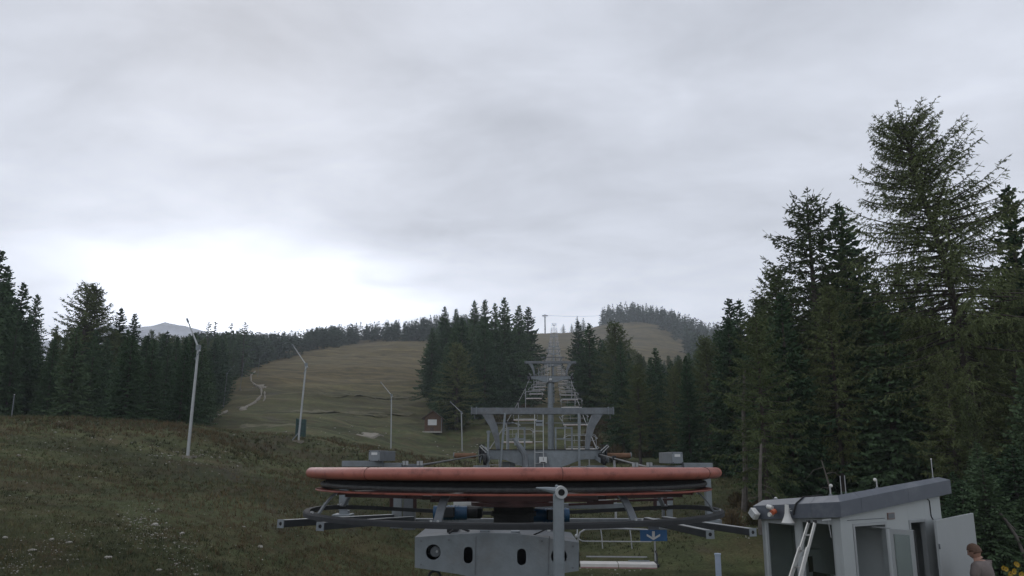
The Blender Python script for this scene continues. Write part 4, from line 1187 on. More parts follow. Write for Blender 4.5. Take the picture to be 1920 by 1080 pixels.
        # low deck behind the wheel
        for u0, u1 in ((942, 955), (955.5, 966)):
            a, c = P(u0, 866, Y + .4), P(u1, 884, Y + .4); mb = MB(); mb.box(((a.x + c.x) / 2, Y + .4, (a.z + c.z) / 2), (c.x - a.x, .3, a.z - c.z)); mb.build('cabinet', M['galv'], s)
        for sg, u in ((-1, 903), (1, 1117)):
            q = P(u, 876, Y - .8); mb = MB(); mb.box(q, (.62, .5, .14)); mb.build('sheave_step', M['galv'], s)
    return s
TOW = [(27, 'nearest grey steel lift tower with white number plate 1 behind the bullwheel', True), (74, 'second lift tower up the slope with a tall round grey column', False),
       (160, 'third lift tower up the line, just above the second tower in view', False), (258, 'fourth lift tower up the line amid a stack of hanging chairs', False),
       (330, 'fifth lift tower up the line in the narrow forest corridor', False), (480, 'sixth lift tower, small, high in the corridor below the ridge', False), (700, 'last lift tower on the crest, against the sky', False)]
for Y, lb, f in TOW:
    h_ = CAM_Z + rope_z(Y) - Hs(axis_x(Y), Y)
    build_tower(lb, Y, h_, f, Y < 100)

# ------------------------------------------------------------------ chairs
def build_chair():
    s = thing('chair', 'x', 'lift chair', (0, 0, 0), 'empty four-seat chairs hanging on the lift')
    m = M['chair_tube']; V = Vector
    mb = MB(); mb.box((0, 0, .02), (.10, .34, .12)); mb.build('grip', M['dark_steel'], s, bevel=.01)
    mb = MB(); mb.tube([(0, 0, -.04), (.02, .02, -.5), (.02, .03, -1.2), (0, .02, -1.98)], .034, 8); mb.build('hanger', m, s, True)
    # bail frame
    mb = MB(); w = 1.10; pts = [(-w, .0, -2.92), (-w, .0, -2.3), (-w + .06, .0, -2.12), (-w + .22, .0, -2.03), (0, .0, -2.0), (w - .22, .0, -2.03), (w - .06, .0, -2.12), (w, .0, -2.3), (w, .0, -2.92)]
    mb.tube(pts, .026, 8); mb.build('bail', M['chair_tube'], s, True)
    mb = MB(); mb.tube([(-w + .02, -.02, -2.30), (-w + .12, -.05, -2.36), (w - .12, -.05, -2.36), (w - .02, -.02, -2.30)], .018, 6)
    mb.build('back_rail', m, s, True)
    for x in (-.42, .42):
        mb = MB(); mb.tube([(x - .02, .0, -2.03), (x, -.04, -2.2), (x + .02, -.05, -2.56)], .017, 6); mb.build('back_bar', m, s)
    mb = MB()
    mb.box((0, .06, -2.80), (1.75, .025, .035))
    mb.build('backrest', M['chair_tube'], s)
    for x in (-.535, .535):
        mb = MB(); mb.box((x, -.30, -2.93), (1.05, .50, .045)); o = mb.build('seat', M['slat'], s, bevel=.01)
        mb = MB(); mb.box((x, -.562, -2.955), (1.05, .02, .085)); mb.build('seat_edge', M['slat'], o)
        mb = MB(); mb.box((x, -.566, -3.01), (1.05, .03, .035)); mb.build('seat_trim', M['slat_edge'], o)
    mb = MB(); mb.box((.62, -.10, -2.885), (.6, .03, .03)); mb.build('seat_rail', M['galv'], s)
    for x in (-1.1, 1.1):
        mb = MB(); mb.beam((x, .04, -2.93), (x, -.56, -2.96), .05, .07); mb.tube([(x, -.02, -2.62), (x, -.30, -2.66), (x, -.36, -2.9)], .02, 6); mb.build('side_arm', M['dark_steel'], s)
        mb = MB(); mb.sphere((x * 1.0 + .05 * (1 if x > 0 else -1), -.03, -2.22), .05, 8, 5, (1, 1, 1.2)); mb.build('bar_joint', M['galv_light'], s, True)
    mb = MB(); mb.tube([(-1.13, -.02, -2.22), (-1.10, .30, -2.0), (-.9, .46, -1.9), (.9, .46, -1.9), (1.10, .30, -2.0), (1.13, -.02, -2.22)], .018, 6); mb.build('safety_bar', m, s, True)
    return s
chair0 = build_chair()
used = False
def put_chair(Y, side, label, rz=0.0):
    global used
    o = chair0 if not used else dup(chair0); used = True
    p = line_pt(Y, side)
    o.location = p; o.rotation_euler = (0, 0, -math.atan(.065) + rz); o['label'] = label
    return o
ORD = ['first', 'second', 'third', 'fourth', 'fifth', 'sixth', 'seventh', 'eighth', 'ninth', 'tenth']
put_chair(20, 1, 'nearest empty chair with pale slatted seat hanging below the red wheel on the right')
rg = random.Random(3)
for side, nm in ((-1, 'left'), (1, 'right')):
    Y = 35.0 if side > 0 else 38.0; kb = kc = 0
    while Y < 690:
        if Y < 72: kb += 1; lb = '%s empty chair on the %s rope between the first and second tower' % (ORD[kb - 1], nm)
        elif Y < 155:
            kc += 1; lb = '%s empty chair on the %s rope above the second tower' % (ORD[min(kc - 1, 9)], nm)
        else: lb = 'tiny empty chair on the %s rope far up the forest corridor' % nm
        if not any(abs(Y - t[0]) < 2.4 for t in TOW): put_chair(Y, side, lb, rg.uniform(-.06, .06))
        Y += 12.0

# ------------------------------------------------------------------ snow lances, hut, cover, posts
def lance(label, base_uv, knee_uv, tip_uv, Y, r=.07, mt=None):
    mt = mt or M['galv_light']
    p = P(base_uv[0], base_uv[1], Y); gz_ = Hs(p.x, p.y); b = Vector((p.x, p.y, gz_))
    k = P(knee_uv[0], knee_uv[1], Y); t = P(tip_uv[0], tip_uv[1], Y + .4)
    s = thing('snow_lance', label, 'snow lance', b, 'snow-making lances')
    mb = MB(); mb.tube([b - Z3 * .4, b.lerp(k, .5), k], [r, r * .9, r * .75], 10); mb.build('mast', mt, s, True)
    d = (t - k).normalized(); mb = MB(); mb.tube([k - d * .25, k, t], [r * .55, r * .6, r * .35], 8); a = mb.build('lance_arm', mt, s, True)
    mb = MB(); mb.tube([t, t + d * .25], [r * .7, r * .6], 8); mb.build('nozzle_head', M['galv'], a, True)
    mb = MB(); mb.box(k, (r * 2.6, r * 1.8, r * 3.4)); mb.build('pivot', M['galv'], s, bevel=.01)
    mb = MB(); q = b.lerp(k, .86); mb.tube([q, q + Vector((-.09, -.05, .2)), k - d * .22], [r * .3, r * .3, r * .3], 6); mb.build('strut', M['galv'], s)
    mb = MB(); mb.box(b + Vector((0, 0, -.1)), (.7, .7, .35)); mb.build('footing', M['gravel'], s)
    return s
lance('tallest pale steel snow lance standing on the stony left bank', (352, 850), (372, 652), (353, 604), 36, .085)
l2 = lance('grey snow lance with a dark green cover behind its foot', (559, 828), (574, 684), (551, 650), 51, .08)
mb = MB(); b0 = P(559, 828, 51); b0.z = Hs(b0.x, b0.y); mb.beam(b0 + Vector((-.45, 0, .1)), b0 + Vector((.08, 0, .75)), .07, .07); mb.build('kicker', M['galv'], l2)
lance('thin grey snow lance in the middle of the meadow below the ski slope', (733, 846), (734, 741), (716, 719), 71, .075)
lance('grey snow lance right of the timber hut', (867, 836), (865, 773), (846, 755), 85, .085)
lance('short pale snow lance seen through the left cage of the first tower', (971, 845), (972, 796), (963, 793), 62, .07)
lance('bent pale snow lance seen through the right cage of the first tower', (1060, 845), (1059, 797), (1051, 785), 62, .07)
lance('distant snow lance leaning at the left edge of the ski slope', (452, 700), (457, 682), (471, 657), 150, .05, M['galv_dark'])
lance('farther snow lance tip at the left edge of the ski slope', (484, 690), (487, 673), (496, 662), 190, .05, M['galv_dark'])
lance('short distant snow lance in front of the left wood', (420, 745), (426, 700), (438, 687), 118, .05, M['galv_dark'])
def build_cover():
    p = P(563, 818, 53); p.z = Hs(p.x, p.y); w = .78
    s = thing('hydrant_cover', 'dark green padded cover standing behind the second snow lance', 'padded cover', p)
    mb = MB(); mb.prism([p + Vector((-.22, -.2, .0)), p + Vector((.36, -.05, 0)), p + Vector((.36, .25, 0)), p + Vector((-.22, .2, 0))], (0, 0, 1.4)); mb.build('pad', M['green_mat'], s, bevel=.03)
    mb = MB(); mb.prism([p + Vector((-.34, -.24, .15)), p + Vector((-.225, -.21, .15)), p + Vector((-.225, .19, .15)), p + Vector((-.34, .16, .15))], (0, 0, 1.3)); mb.build('side_flap', M['green_mat'], s, bevel=.02)
    mb = MB()
    for z in (.45, 1.0): mb.prism([p + Vector((-.23, -.215, z)), p + Vector((.37, -.062, z)), p + Vector((.37, -.045, z)), p + Vector((-.23, -.195, z))], (0, 0, .04))
    mb.build('strap', M['black_rubber'], s)
build_cover()
def build_hut():
    Y = 97.0; p = P(811, 810, Y); p.z = Hs(p.x, p.y)
    s = thing('timber_hut', 'small timber hut with gable roof and white board at the wood edge', 'hut', p)
    w, d, h, rg_ = 2.35, 2.6, 2.15, .95
    def q(x, y, z): return p + Vector((x, y, z))
    mb = MB(); mb.prism([q(-w / 2, 0, 0), q(w / 2, 0, 0), q(w / 2, 0, h), q(0, 0, h + rg_ - .12), q(-w / 2, 0, h)], (0, d, 0)); wl = mb.build('wall', M['wood'], s)
    n = 12
    mb = MB()
    for i in range(n + 1):
        x = -w / 2 + w * i / n; zt = h + (rg_ - .12) * (1 - abs(x) / (w / 2)); mb.box(q(x, -.02, zt / 2), (.05, .04, zt))
    o = mb.build('batten', M['wood_dark'], wl); o['kind'] = 'stuff'
    for sg in (-1, 1):
        e = Vector((sg * (w / 2 + .35), 0, -.35 * rg_ / (w / 2))); mb = MB()
        mb.prism([q(0, -.4, h + rg_), q(0, -.4, h + rg_ - .11), q(e.x, -.4, h + e.z - .02), q(e.x, -.4, h + e.z + .09)], (0, d + .8, 0)); mb.build('roof', M['wood_dark'], s)
    mb = MB(); mb.box(q(-.05, -.07, 1.38), (1.28, .04, .82)); bd = mb.build('white_board', M['white'], s)
    mb = MB(); mb.box(q(-.1, -.06, .42), (.5, .04, .62)); mb.build('dark_hatch', M['wood_dark'], s)
    mb = MB(); mb.box(q(0, -.3, -.02), (w + .4, .9, .22)); mb.build('plinth', M['stone'], s)
    mb = MB(); mb.cyl(q(w / 2 + .1, -.06, -.1), q(w / 2 + .1, -.06, h), .05, 6); mb.build('downpipe', M['galv'], s)
build_hut()
def simple_post(label, name, u0, v0, v1, Y, r, mat_, cat, cap=None):
    a = P(u0, v0, Y); b = Vector((a.x, a.y, min(Hs(a.x, a.y), P(u0, v1, Y).z)))
    s = thing(name, label, cat, b)
    mb = MB(); mb.cyl(b - Z3 * .3, a, r, 14); mb.build('shaft', mat_, s, True)
    mb = MB(); mb.cyl(a - Z3 * .02, a + Z3 * .02, r * 1.15, 14); mb.build('cap', M['white'] if cap is None else cap, s, True)
    return s
simple_post('blue grey marker post in the grass left of the cabin', 'marker_post', 1345.5, 1039, 1085, 20.5, .085, M['post_blue'], 'post', M['post_blue'])
simple_post('thin pale pole on the knoll at the far left edge', 'slope_pole', 27, 740, 778, 43, .03, M['galv_dark'], 'pole')

# ------------------------------------------------------------------ dead wood
def snag(label, pts, rads, twigs, seed, cat='dead tree'):
    s = thing('dead_tree', label, cat, pts[0]); mb = MB(); mb.tube(pts, rads, 7); mb.build('trunk', M['dead_wood'], s, True)
    rg = random.Random(seed)
    for i in range(twigs):
        f = rg.uniform(.35, .97) * (len(pts) - 1); k = int(f); p = pts[k].lerp(pts[min(k + 1, len(pts) - 1)], f - k)
        a = rg.uniform(0, 6.28); L = rg.uniform(.3, .95); mb = MB()
        d = Vector((math.cos(a), math.sin(a) * .6, rg.uniform(-.6, .3)))
        mb.tube([p, p + d * L * .5 + Z3 * .06, p + d * L + Vector((0, 0, -.25 * L))], [.013, .009, .003], 4); mb.build('branch', M['dead_wood'], s)
    return s
def gp(u, v, Y): p = P(u, v, Y); p.z = Hs(p.x, p.y); return p
b = gp(1424, 975, 25); snag('broken bleached snag standing just left of the cabin roof', [b, P(1425, 905, 25), P(1427, 832, 25)], [.08, .065, .04], 7, 1)
b = gp(1397, 985, 29); snag('slim bare dead trunk left of the bleached snag', [b, P(1398, 880, 29), P(1394, 770, 29), P(1396, 690, 29)], [.13, .11, .08, .05], 6, 2)
b = gp(1560, 950, 24); snag('thin bare dead sapling behind the cabin roof', [b, P(1556, 915, 24), P(1540, 862, 24)], [.05, .04, .015], 5, 3)
s = thing('fallen_branch', 'bleached forked fallen branch hanging at the lower right edge of the wood', 'branch', gp(1925, 1030, 19))
mb = MB(); mb.tube([P(1850, 938, 19.5), P(1866, 953, 19.5), P(1885, 975, 19.3), P(1905, 1005, 19.2), P(1922, 1045, 19), gp(1926, 1060, 19)], [.015, .03, .035, .04, .045, .05], 6); mb.build('stem', M['dead_wood'], s, True)
mb = MB(); mb.tube([P(1885, 975, 19.3), P(1895, 985, 19.1), P(1905, 994, 19.0)], [.03, .02, .008], 5); mb.build('fork', M['dead_wood'], s, True)
mb = MB(); mb.tube([P(1905, 1005, 19.2), P(1915, 1008, 19.2), P(1928, 1013, 19.2)], [.02, .014, .006], 5); mb.build('fork', M['dead_wood'], s, True)

# ------------------------------------------------------------------ control cabin
C0 = P(1577, 970, 13.0)
A_ = Vector((.891, .454, 0)).normalized(); B_ = Vector((-A_.y, A_.x, 0))
LA, LB = 3.58, 2.15
_e = P(1788, 925, 14.63); _f = P(1412, 974, 14.9)
GA = (_e.z - C0.z) / LA; GB = (_f.z - C0.z) / LB
def RP(a, b_, dz=0.0): return Vector((C0.x + A_.x * a + B_.x * b_, C0.y + A_.y * a + B_.y * b_, C0.z + GA * a + GB * b_ - .06 * a * b_ + dz))
def HP(a, b_, z): return Vector((C0.x + A_.x * a + B_.x * b_, C0.y + A_.y * a + B_.y * b_, z))
def build_cabin():
    s = thing('control_cabin', 'pale control cabin with a dark folded roof edge, big windows and open doors', 'cabin', HP(1.8, 1.1, 0))
    fh, bv, ins = .285, .115, .15
    # roof deck and soffit
    mb = MB(); mb.add([RP(ins, ins, fh + bv - .012), RP(LA - ins, ins, fh + bv - .012), RP(LA - ins, LB - ins, fh + bv - .012), RP(ins, LB - ins, fh + bv - .012),
                       RP(.03, .03, .02), RP(LA - .03, .03, .02), RP(LA - .03, LB - .03, .02), RP(.03, LB - .03, .02)],
                      [(0, 1, 2, 3), (7, 6, 5, 4), (0, 4, 5, 1), (1, 5, 6, 2), (2, 6, 7, 3), (3, 7, 4, 0)]); rf = mb.build('roof', M['roof_sheet'], s)
    mb = MB(); mb.add([RP(.005, .005, 0), RP(LA - .005, .005, 0), RP(LA - .005, LB - .005, 0), RP(.005, LB - .005, 0), RP(.005, .005, .015), RP(LA - .005, .005, .015), RP(LA - .005, LB - .005, .015), RP(.005, LB - .005, .015)],
                      [(3, 2, 1, 0), (4, 5, 6, 7), (0, 1, 5, 4), (1, 2, 6, 5), (2, 3, 7, 6), (3, 0, 4, 7)]); mb.build('soffit', M['fascia'], s)
    # folded fascia sheets with open joints
    def sheet(p0, p1, inward):
        """p0, p1: (a, b) ends on the eave line"""
        def pt(q, k, dz): return RP(q[0] + inward[0] * k, q[1] + inward[1] * k, dz)
        # mitre: inset ends at corners
        def lerp(f): return (p0[0] + (p1[0] - p0[0]) * f, p0[1] + (p1[1] - p0[1]) * f)
        q0, q1 = p0, p1
        def ins_pt(q, dz):
            a = min(max(q[0], ins), LA - ins); b_ = min(max(q[1], ins), LB - ins); return RP(a, b_, dz)
        vs = [pt(q0, 0, 0), pt(q1, 0, 0), pt(q1, 0, fh), pt(q0, 0, fh), ins_pt(q1, fh + bv), ins_pt(q0, fh + bv)]
        th = .01; up = [v_ + Vector((0, 0, -.004)) for v_ in vs]
        mb = MB(); mb.add(vs, [(0, 1, 2, 3), (3, 2, 4, 5)]); o = mb.build('fascia_sheet', M['fascia'], s); 
        md = o.modifiers.new('thick', 'SOLIDIFY'); md.thickness = .012; md.offset = -1
    g_ = .003
    for a0, a1 in ((0, .62), (.62, 2.1), (2.1, LA)): sheet((a0 + (g_ if a0 else 0), 0), (a1 - (g_ if a1 < LA else 0), 0), (0, 1))
    for b0, b1 in ((0, .66), (.66, LB)): sheet((0, b0 + (g_ if b0 else 0)), (0, b1 - (g_ if b1 < LB else 0)), (1, 0))
    sheet((0, LB), (LA, LB), (0, -1)); sheet((LA, 0), (LA, LB), (-1, 0))
    # walls, set back under the eave
    sa, sb = .10, .10
    def wallbox(name, a0, a1, b0, b1, z0, top=True, z1=None, mat_=None, parent=None, bevel=0):
        q = [(a0, b0), (a1, b0), (a1, b1), (a0, b1)]
        lo = [HP(a, b_, z0) for a, b_ in q]; hi = [RP(a, b_, -.002) if z1 is None else HP(a, b_, z1) for a, b_ in q]
        mb = MB(); mb.add(lo + hi, [(3, 2, 1, 0), (4, 5, 6, 7), (0, 1, 5, 4), (1, 2, 6, 5), (2, 3, 7, 6), (3, 0, 4, 7)]); return mb.build(name, mat_ or M['wall'], parent or s, bevel=bevel)
    A0, A1, B0, B1 = sa, 3.30, sb, LB - .12; T = .07; zf = .18
    wallbox('floor', A0, A1, B0, B1, .02, z1=zf, mat_=M['floor_in'])
    wallbox('plinth', A0 - .03, A1 + .03, B0 - .03, B1 + .03, -.3, z1=.018, mat_=M['galv_dark'])
    dz = zf + 2.28
    # door face
    wallbox('corner_panel', A0, A0 + .34, B0, B0 + T, zf)
    wallbox('wall_panel', 1.46, 2.17, B0, B0 + T, zf)
    wallbox('wall_panel', 2.74, A1, B0, B0 + T, zf)
    wallbox('lintel_panel', A0 + .342, 1.458, B0, B0 + T, dz)
    wallbox('lintel_panel', 2.172, 2.738, B0, B0 + T, dz)
    wallbox('back_wall', A0, A1, B1 - T, B1, zf)
    wallbox('end_wall', A1 - T, A1 - .002, B0 + T + .002, B1 - T - .002, zf)
    wallbox('partition', 1.60, 1.64, B0 + T + .01, 1.2, zf, mat_=M['interior'])
    wallbox('inner_lining', 0.9, A1 - T - .01, B1 - T - .03, B1 - T - .005, zf, mat_=M['interior'])
    # door frames
    def frame(a0, a1, z0, z1, b_, w=.05, d=.10):
        o = wallbox('door_frame', a0, a0 + w, b_, b_ + d, z0, z1=z1, mat_=M['frame_alu'])
        wallbox('jamb', a1 - w, a1, b_, b_ + d, z0, z1=z1, mat_=M['frame_alu'], parent=o); wallbox('head', a0 + w + .001, a1 - w - .001, b_, b_ + d, z1 - w, z1=z1, mat_=M['frame_alu'], parent=o)
        return o
    frame(A0 + .343, 1.457, zf, dz - .002, B0 - .012); frame(2.173, 2.737, zf, dz - .002, B0 - .012)
    # trim lines above the doors
    mb = MB()
    for a0, a1, zz in ((A0 + .2, 1.42, dz + .07),): mb.beam(HP(a0, B0 - .004, zz), HP(a1, B0 - .004, zz), .012, .012)
    mb.build('trim', M['galv_dark'], s)
    mb = MB(); mb.tube([HP(2.86, B0 - .012, dz + .40), HP(2.92, B0 - .012, dz + .37), HP(2.93, B0 - .012, dz + .05), HP(2.98, B0 - .012, dz - .02)], .010, 5); mb.build('wall_cable', M['black_rubber'], s)
    # glazed door leaf swung open
    hinge = Vector((HP(1.455, B0 - .02, 0).x, HP(1.455, B0 - .02, 0).y, 0)); dirv = (A_ * .62 - B_ * .80).normalized(); nrm = dirv.cross(Z3)
    hinge = HP(1.44, B0 - .05, 0); far_ = P(1711, 985, 12.55)
    p0 = P(1668, 985, 13.0); p0.z = 0; p1 = P(1711, 985, 12.72); p1.z = 0
    dirv = (p1 - p0); dirv.z = 0; lw = .40; dirv.normalize(); nrm = dirv.cross(Z3)
    def leafbox(name, x0, x1, z0, z1, t0, t1, mat_, parent):
        mb = MB(); c = []
        for z in (z0, z1):
            for x, t in ((x0, t0), (x1, t0), (x1, t1), (x0, t1)): v_ = p0 + dirv * x + nrm * t; c.append(Vector((v_.x, v_.y, z)))
        mb.add(c, [(3, 2, 1, 0), (4, 5, 6, 7), (0, 1, 5, 4), (1, 2, 6, 5), (2, 3, 7, 6), (3, 0, 4, 7)]); return mb.build(name, mat_, parent)
    z0, z1 = zf + .02, dz - .06
    dl = leafbox('door', 0, .055, z0, z1, -.03, .03, M['frame_alu'], s)
    leafbox('stile', lw - .07, lw, z0, z1, -.03, .03, M['frame_alu'], dl); leafbox('rail', .056, lw - .071, z1 - .09, z1, -.03, .03, M['frame_alu'], dl); leafbox('rail', .056, lw - .071, z0, z0 + .1, -.03, .03, M['frame_alu'], dl)
    leafbox('glass', .056, lw - .071, z0 + .1, z1 - .09, -.006, .006, M['glass'], dl)
    leafbox('edge_seal', lw, lw + .012, z0, z1, -.032, .032, M['black_rubber'], dl)
    v_ = p0 + dirv * (lw * .62); mb = MB(); cc = Vector((v_.x, v_.y, 1.32)) + nrm * .02; mb.cyl(cc - nrm * .034, cc - nrm * .03, .045, 20); mb.cyl(cc + nrm * .0, cc + nrm * .004, .045, 20); mb.build('round_sticker', M['white'], dl)
    mb = MB(); v_ = p0 + dirv * .02; mb.tube([Vector((v_.x, v_.y, z1 + .01)), HP(.98, B0 - .03, z1 - .02)], .014, 6); mb.build('door_closer', M['galv_light'], dl)
    # large sheet-metal door folded back along the wall
    q0 = P(1755, 976, 14.0); q1 = P(1825, 962, 15.55)
    zt = (q0.z + q1.z) / 2; d2 = (q1 - q0); d2.z = 0; w2 = d2.length; d2.normalize(); n2 = d2.cross(Z3)
    mb = MB(); c = [Vector((q0.x, q0.y, zf)), Vector((q1.x, q1.y, zf)), Vector((q1.x, q1.y, q1.z)), Vector((q0.x, q0.y, q0.z))]
    mb.prism(c, -n2 * .05 if (-n2).y > 0 else n2 * .05); do = mb.build('sheet_door', M['door_leaf'], s, bevel=.004)
    fr = n2 if n2.y < 0 else -n2
    hb = q1 - d2 * .16; hz = P(1812, 1056, 15.5).z; mb = MB(); hp = Vector((hb.x, hb.y, hz)); mb.tube([hp + fr * .012, hp + fr * .06, hp + fr * .065 - d2 * .13], .014, 8); mb.build('handle', M['galv_light'], do, True)
    mb = MB()
    for zz in (.6, 1.3, 1.95): v_ = Vector((q0.x, q0.y, zz)); mb.cyl(v_ + fr * .015 - Z3 * .05, v_ + fr * .015 + Z3 * .05, .014, 8)
    mb.build('hinge', M['galv_dark'], do)
    # glazed face
    zsill = .62
    for b0, b1, nm in ((B0, B0 + .17, 'corner_post'), (B0 + .93, B0 + 1.05, 'window_post'), (B1 - .12, B1, 'window_post')): wallbox(nm, A0, A0 + .09, b0 + (.072 if nm == 'corner_post' else 0), b1, zf, mat_=M['wall'], bevel=.004)
    for b0, b1 in ((B0 + .172, B0 + .928), (B0 + 1.052, B1 - .122)):
        wallbox('sill_wall', A0, A0 + .08, b0, b1, zf, z1=zsill)
        f = wallbox('window_frame', A0 + .01, A0 + .06, b0, b1, zsill + .002, z1=zsill + .05, mat_=M['frame_alu'])
        zt_ = RP(A0, (b0 + b1) / 2, -.11).z
        wallbox('head', A0 + .01, A0 + .06, b0, b1, zt_, mat_=M['frame_alu'], parent=f)
        wallbox('stile', A0 + .01, A0 + .06, b0, b0 + .035, zsill + .052, z1=zt_ - .002, mat_=M['frame_alu'], parent=f); wallbox('stile', A0 + .01, A0 + .06, b1 - .035, b1, zsill + .052, z1=zt_ - .002, mat_=M['frame_alu'], parent=f)
        wallbox('pane', A0 + .028, A0 + .036, b0 + .036, b1 - .036, zsill + .051, z1=zt_ - .001, mat_=M['glass'], parent=f)
    mb = MB(); q = RP(.45, .0, 0); 
    # loose cable over the fascia
    mb = MB(); bb = .98; pts = [RP(.5, bb - .2, fh + bv + .01), RP(ins, bb - .04, fh + bv + .012), RP(-.012, bb + .02, fh + .01), RP(-.02, bb + .08, fh * .5), RP(-.02, bb + .1, fh * .25)]
    mb.tube(pts, .016, 6); mb.build('roof_cable', M['black_rubber'], s, True)
    # bracket at the corner under the eave
    mb = MB(); k = RP(-.01, .22, -.03); mb.beam(k, k + Vector((-.18, -.02, -.02)), .03, .025); mb.tube([k + Vector((-.05, 0, -.02)), k + Vector((-.02, 0, -.34))], .008, 5); mb.build('wind_hook', M['galv_light'], s)
    return s
build_cabin()
def on_wall(u, v, dist): return P(u, v, dist)
def build_cabin_things():
    # loudspeaker horn
    c = RP(-.10, 1.16, .06); s = thing('horn_speaker', 'white horn loudspeaker pointing down below the cabin roof edge', 'loudspeaker', c)
    mb = MB(); top = c + Z3 * .17; mb.tube([top, c + Z3 * .06, c - Z3 * .02, c - Z3 * .10, c - Z3 * .135], [.042, .05, .07, .105, .128], 18); mb.build('bell', M['plastic_white'], s, True)
    mb = MB(); mb.cyl(top, top + Z3 * .05, .04, 14); mb.build('driver', M['plastic_white'], s, True)
    mb = MB(); mb.beam(top - Z3 * .03, top - Z3 * .03 + A_ * .11, .03, .02); mb.beam(top - Z3 * .06 - B_ * .06, top - Z3 * .06 - B_ * .12, .02, .02); mb.build('bracket', M['galv_light'], s)
    # beacon
    c = RP(-.07, 1.50, .16); s = thing('warning_beacon', 'orange and white warning beacon beside the horn on the cabin roof edge', 'beacon', c)
    mb = MB(); mb.cyl(c, c - A_ * .09 - Z3 * .03, .055, 14); mb.build('base', M['orange'], s, True)
    mb = MB(); k = c + B_ * .06 + Z3 * .06; mb.cyl(k, k + B_ * .13 + Z3 * .02, .045, 14); mb.build('lamp_head', M['plastic_white'], s, True)
    mb = MB(); k = c + B_ * .05 - Z3 * .07; mb.cyl(k - A_ * .03, k - A_ * .12, .045, 14); mb.build('lamp_head', M['plastic_white'], s, True)
    # floodlight
    c = RP(-.11, LB - .12, .12); s = thing('floodlight', 'white boxy floodlight at the left corner of the cabin roof', 'floodlight', c)
    Rm = Matrix.Rotation(R(38), 3, A_) @ Matrix.Rotation(R(20), 3, 'Z'); mb = MB(); mb.box((0, 0, 0), (.13, .22, .17)); mb.v = [tuple(c + Rm @ Vector(q)) for q in mb.v]; mb.build('lamp_housing', M['plastic_white'], s, bevel=.02)
    mb = MB(); mb.box((-.07, 0, 0), (.01, .18, .13)); mb.v = [tuple(c + Rm @ Vector(q)) for q in mb.v]; mb.build('lens', M['galv_light'], s)
    mb = MB(); mb.beam(c + A_ * .02, c + A_ * .11 - B_ * .06, .03, .03); mb.build('arm', M['plastic_white'], s)
    # sensors and aerials on the roof
    def rod(label, name, cat, a, b_, h_, r, ball=None, mat_='galv_light'):
        k = RP(a, b_, .385); s = thing(name, label, cat, k); mb = MB(); mb.cyl(k, k + Z3 * h_, r, 8); mb.build('rod', M[mat_], s)
        mb = MB(); mb.cyl(k - Z3 * .01, k + Z3 * .04, r * 2.4, 8); mb.build('foot', M['galv'], s)
        if ball: mb = MB(); mb.sphere(k + Vector((ball[1], 0, h_)), ball[0], 10, 6); mb.build('sensor_head', M['plastic_white'], s, True)
    rod('short white sensor post near the front edge of the cabin roof', 'roof_sensor', 'sensor', .22, .36, .20, .014, (.035, .02))
    rod('left one of two thin aerials close together on the cabin roof', 'aerial', 'aerial', .62, .42, .36, .007)
    rod('right one of two thin aerials close together on the cabin roof', 'aerial', 'aerial', .70, .38, .36, .007)
    rod('white two-headed sensor midway along the cabin roof', 'roof_sensor', 'sensor', 1.85, .5, .19, .014, (.035, -.03))
    rod('single aerial at the high right end of the cabin roof', 'aerial', 'aerial', LA - .3, .18, .42, .009, (.016, 0))
    rod('tiny white knob on the low left end of the cabin roof', 'roof_sensor', 'sensor', .2, LB - .45, .03, .02, (.035, 0))
    # plate above the doors
    c = HP(1.63, .085, 2.42); s = thing('wall_plate', 'small brown plate on the cabin wall above the doors', 'sign', c); mb = MB(); mb.prism([HP(1.50, .096, 2.50), HP(1.72, .096, 2.50), HP(1.72, .096, 2.63), HP(1.50, .096, 2.63)], -B_ * .015); o = mb.build('plate', M['rust_sign'], s)
    mb = MB(); mb.prism([HP(1.515, .080, 2.515), HP(1.705, .080, 2.515), HP(1.705, .080, 2.615), HP(1.515, .080, 2.615)], -B_ * .003); mb.build('plate_face', M['galv_dark'], s)
    # ladder leaning on the glazed face
    t0, t1 = P(1516, 980, 13.25), P(1528, 980, 13.13); b0, b1 = P(1478, 1100, 12.45), P(1497, 1100, 12.30)
    def ext(t, b_): d = b_ - t; k = (t.z) / (t.z - b_.z); return t + d * k
    b0, b1 = ext(t0, b0), ext(t1, b1)
    s = thing('ladder', 'aluminium extension ladder leaning against the cabin window', 'ladder', (b0 + b1) / 2)
    nrm = (t1 - t0).cross(t0 - b0).normalized()
    if nrm.y > 0: nrm = -nrm
    for a, c in ((b0, t0), (b1, t1)):
        mb = MB(); mb.beam(a, c, .055, .025, nrm.cross(c - a)); mb.build('rail', M['alu'], s)
        mb = MB(); mb.beam(a + nrm * .05 + (t1 - t0) * .12, a.lerp(c, .82) + nrm * .05 + (t1 - t0) * .12, .05, .025, nrm.cross(c - a)); mb.build('rail', M['alu'], s)
        mb = MB(); mb.box(c + Z3 * .02, (.05, .06, .05)); mb.build('end_cap', M['black_rubber'], s)
    n = 9
    for k in range(n):
        f = .08 + k / n * .94; mb = MB(); mb.beam(b0.lerp(t0, f), b1.lerp(t1, f), .035, .03); mb.build('rung', M['alu'], s)
    # interior fittings
    c = HP(1.20, 1.72, 1.2); s = thing('control_cabinet', 'pale switch cabinet on the inner wall seen through the open door', 'cabinet', c)
    mb = MB(); mb.prism([HP(1.0, 1.9, .9), HP(1.55, 1.9, .9), HP(1.55, 1.9, 1.75), HP(1.0, 1.9, 1.75)], -B_ * .2); o = mb.build('cabinet_body', M['wall'], s, bevel=.01)
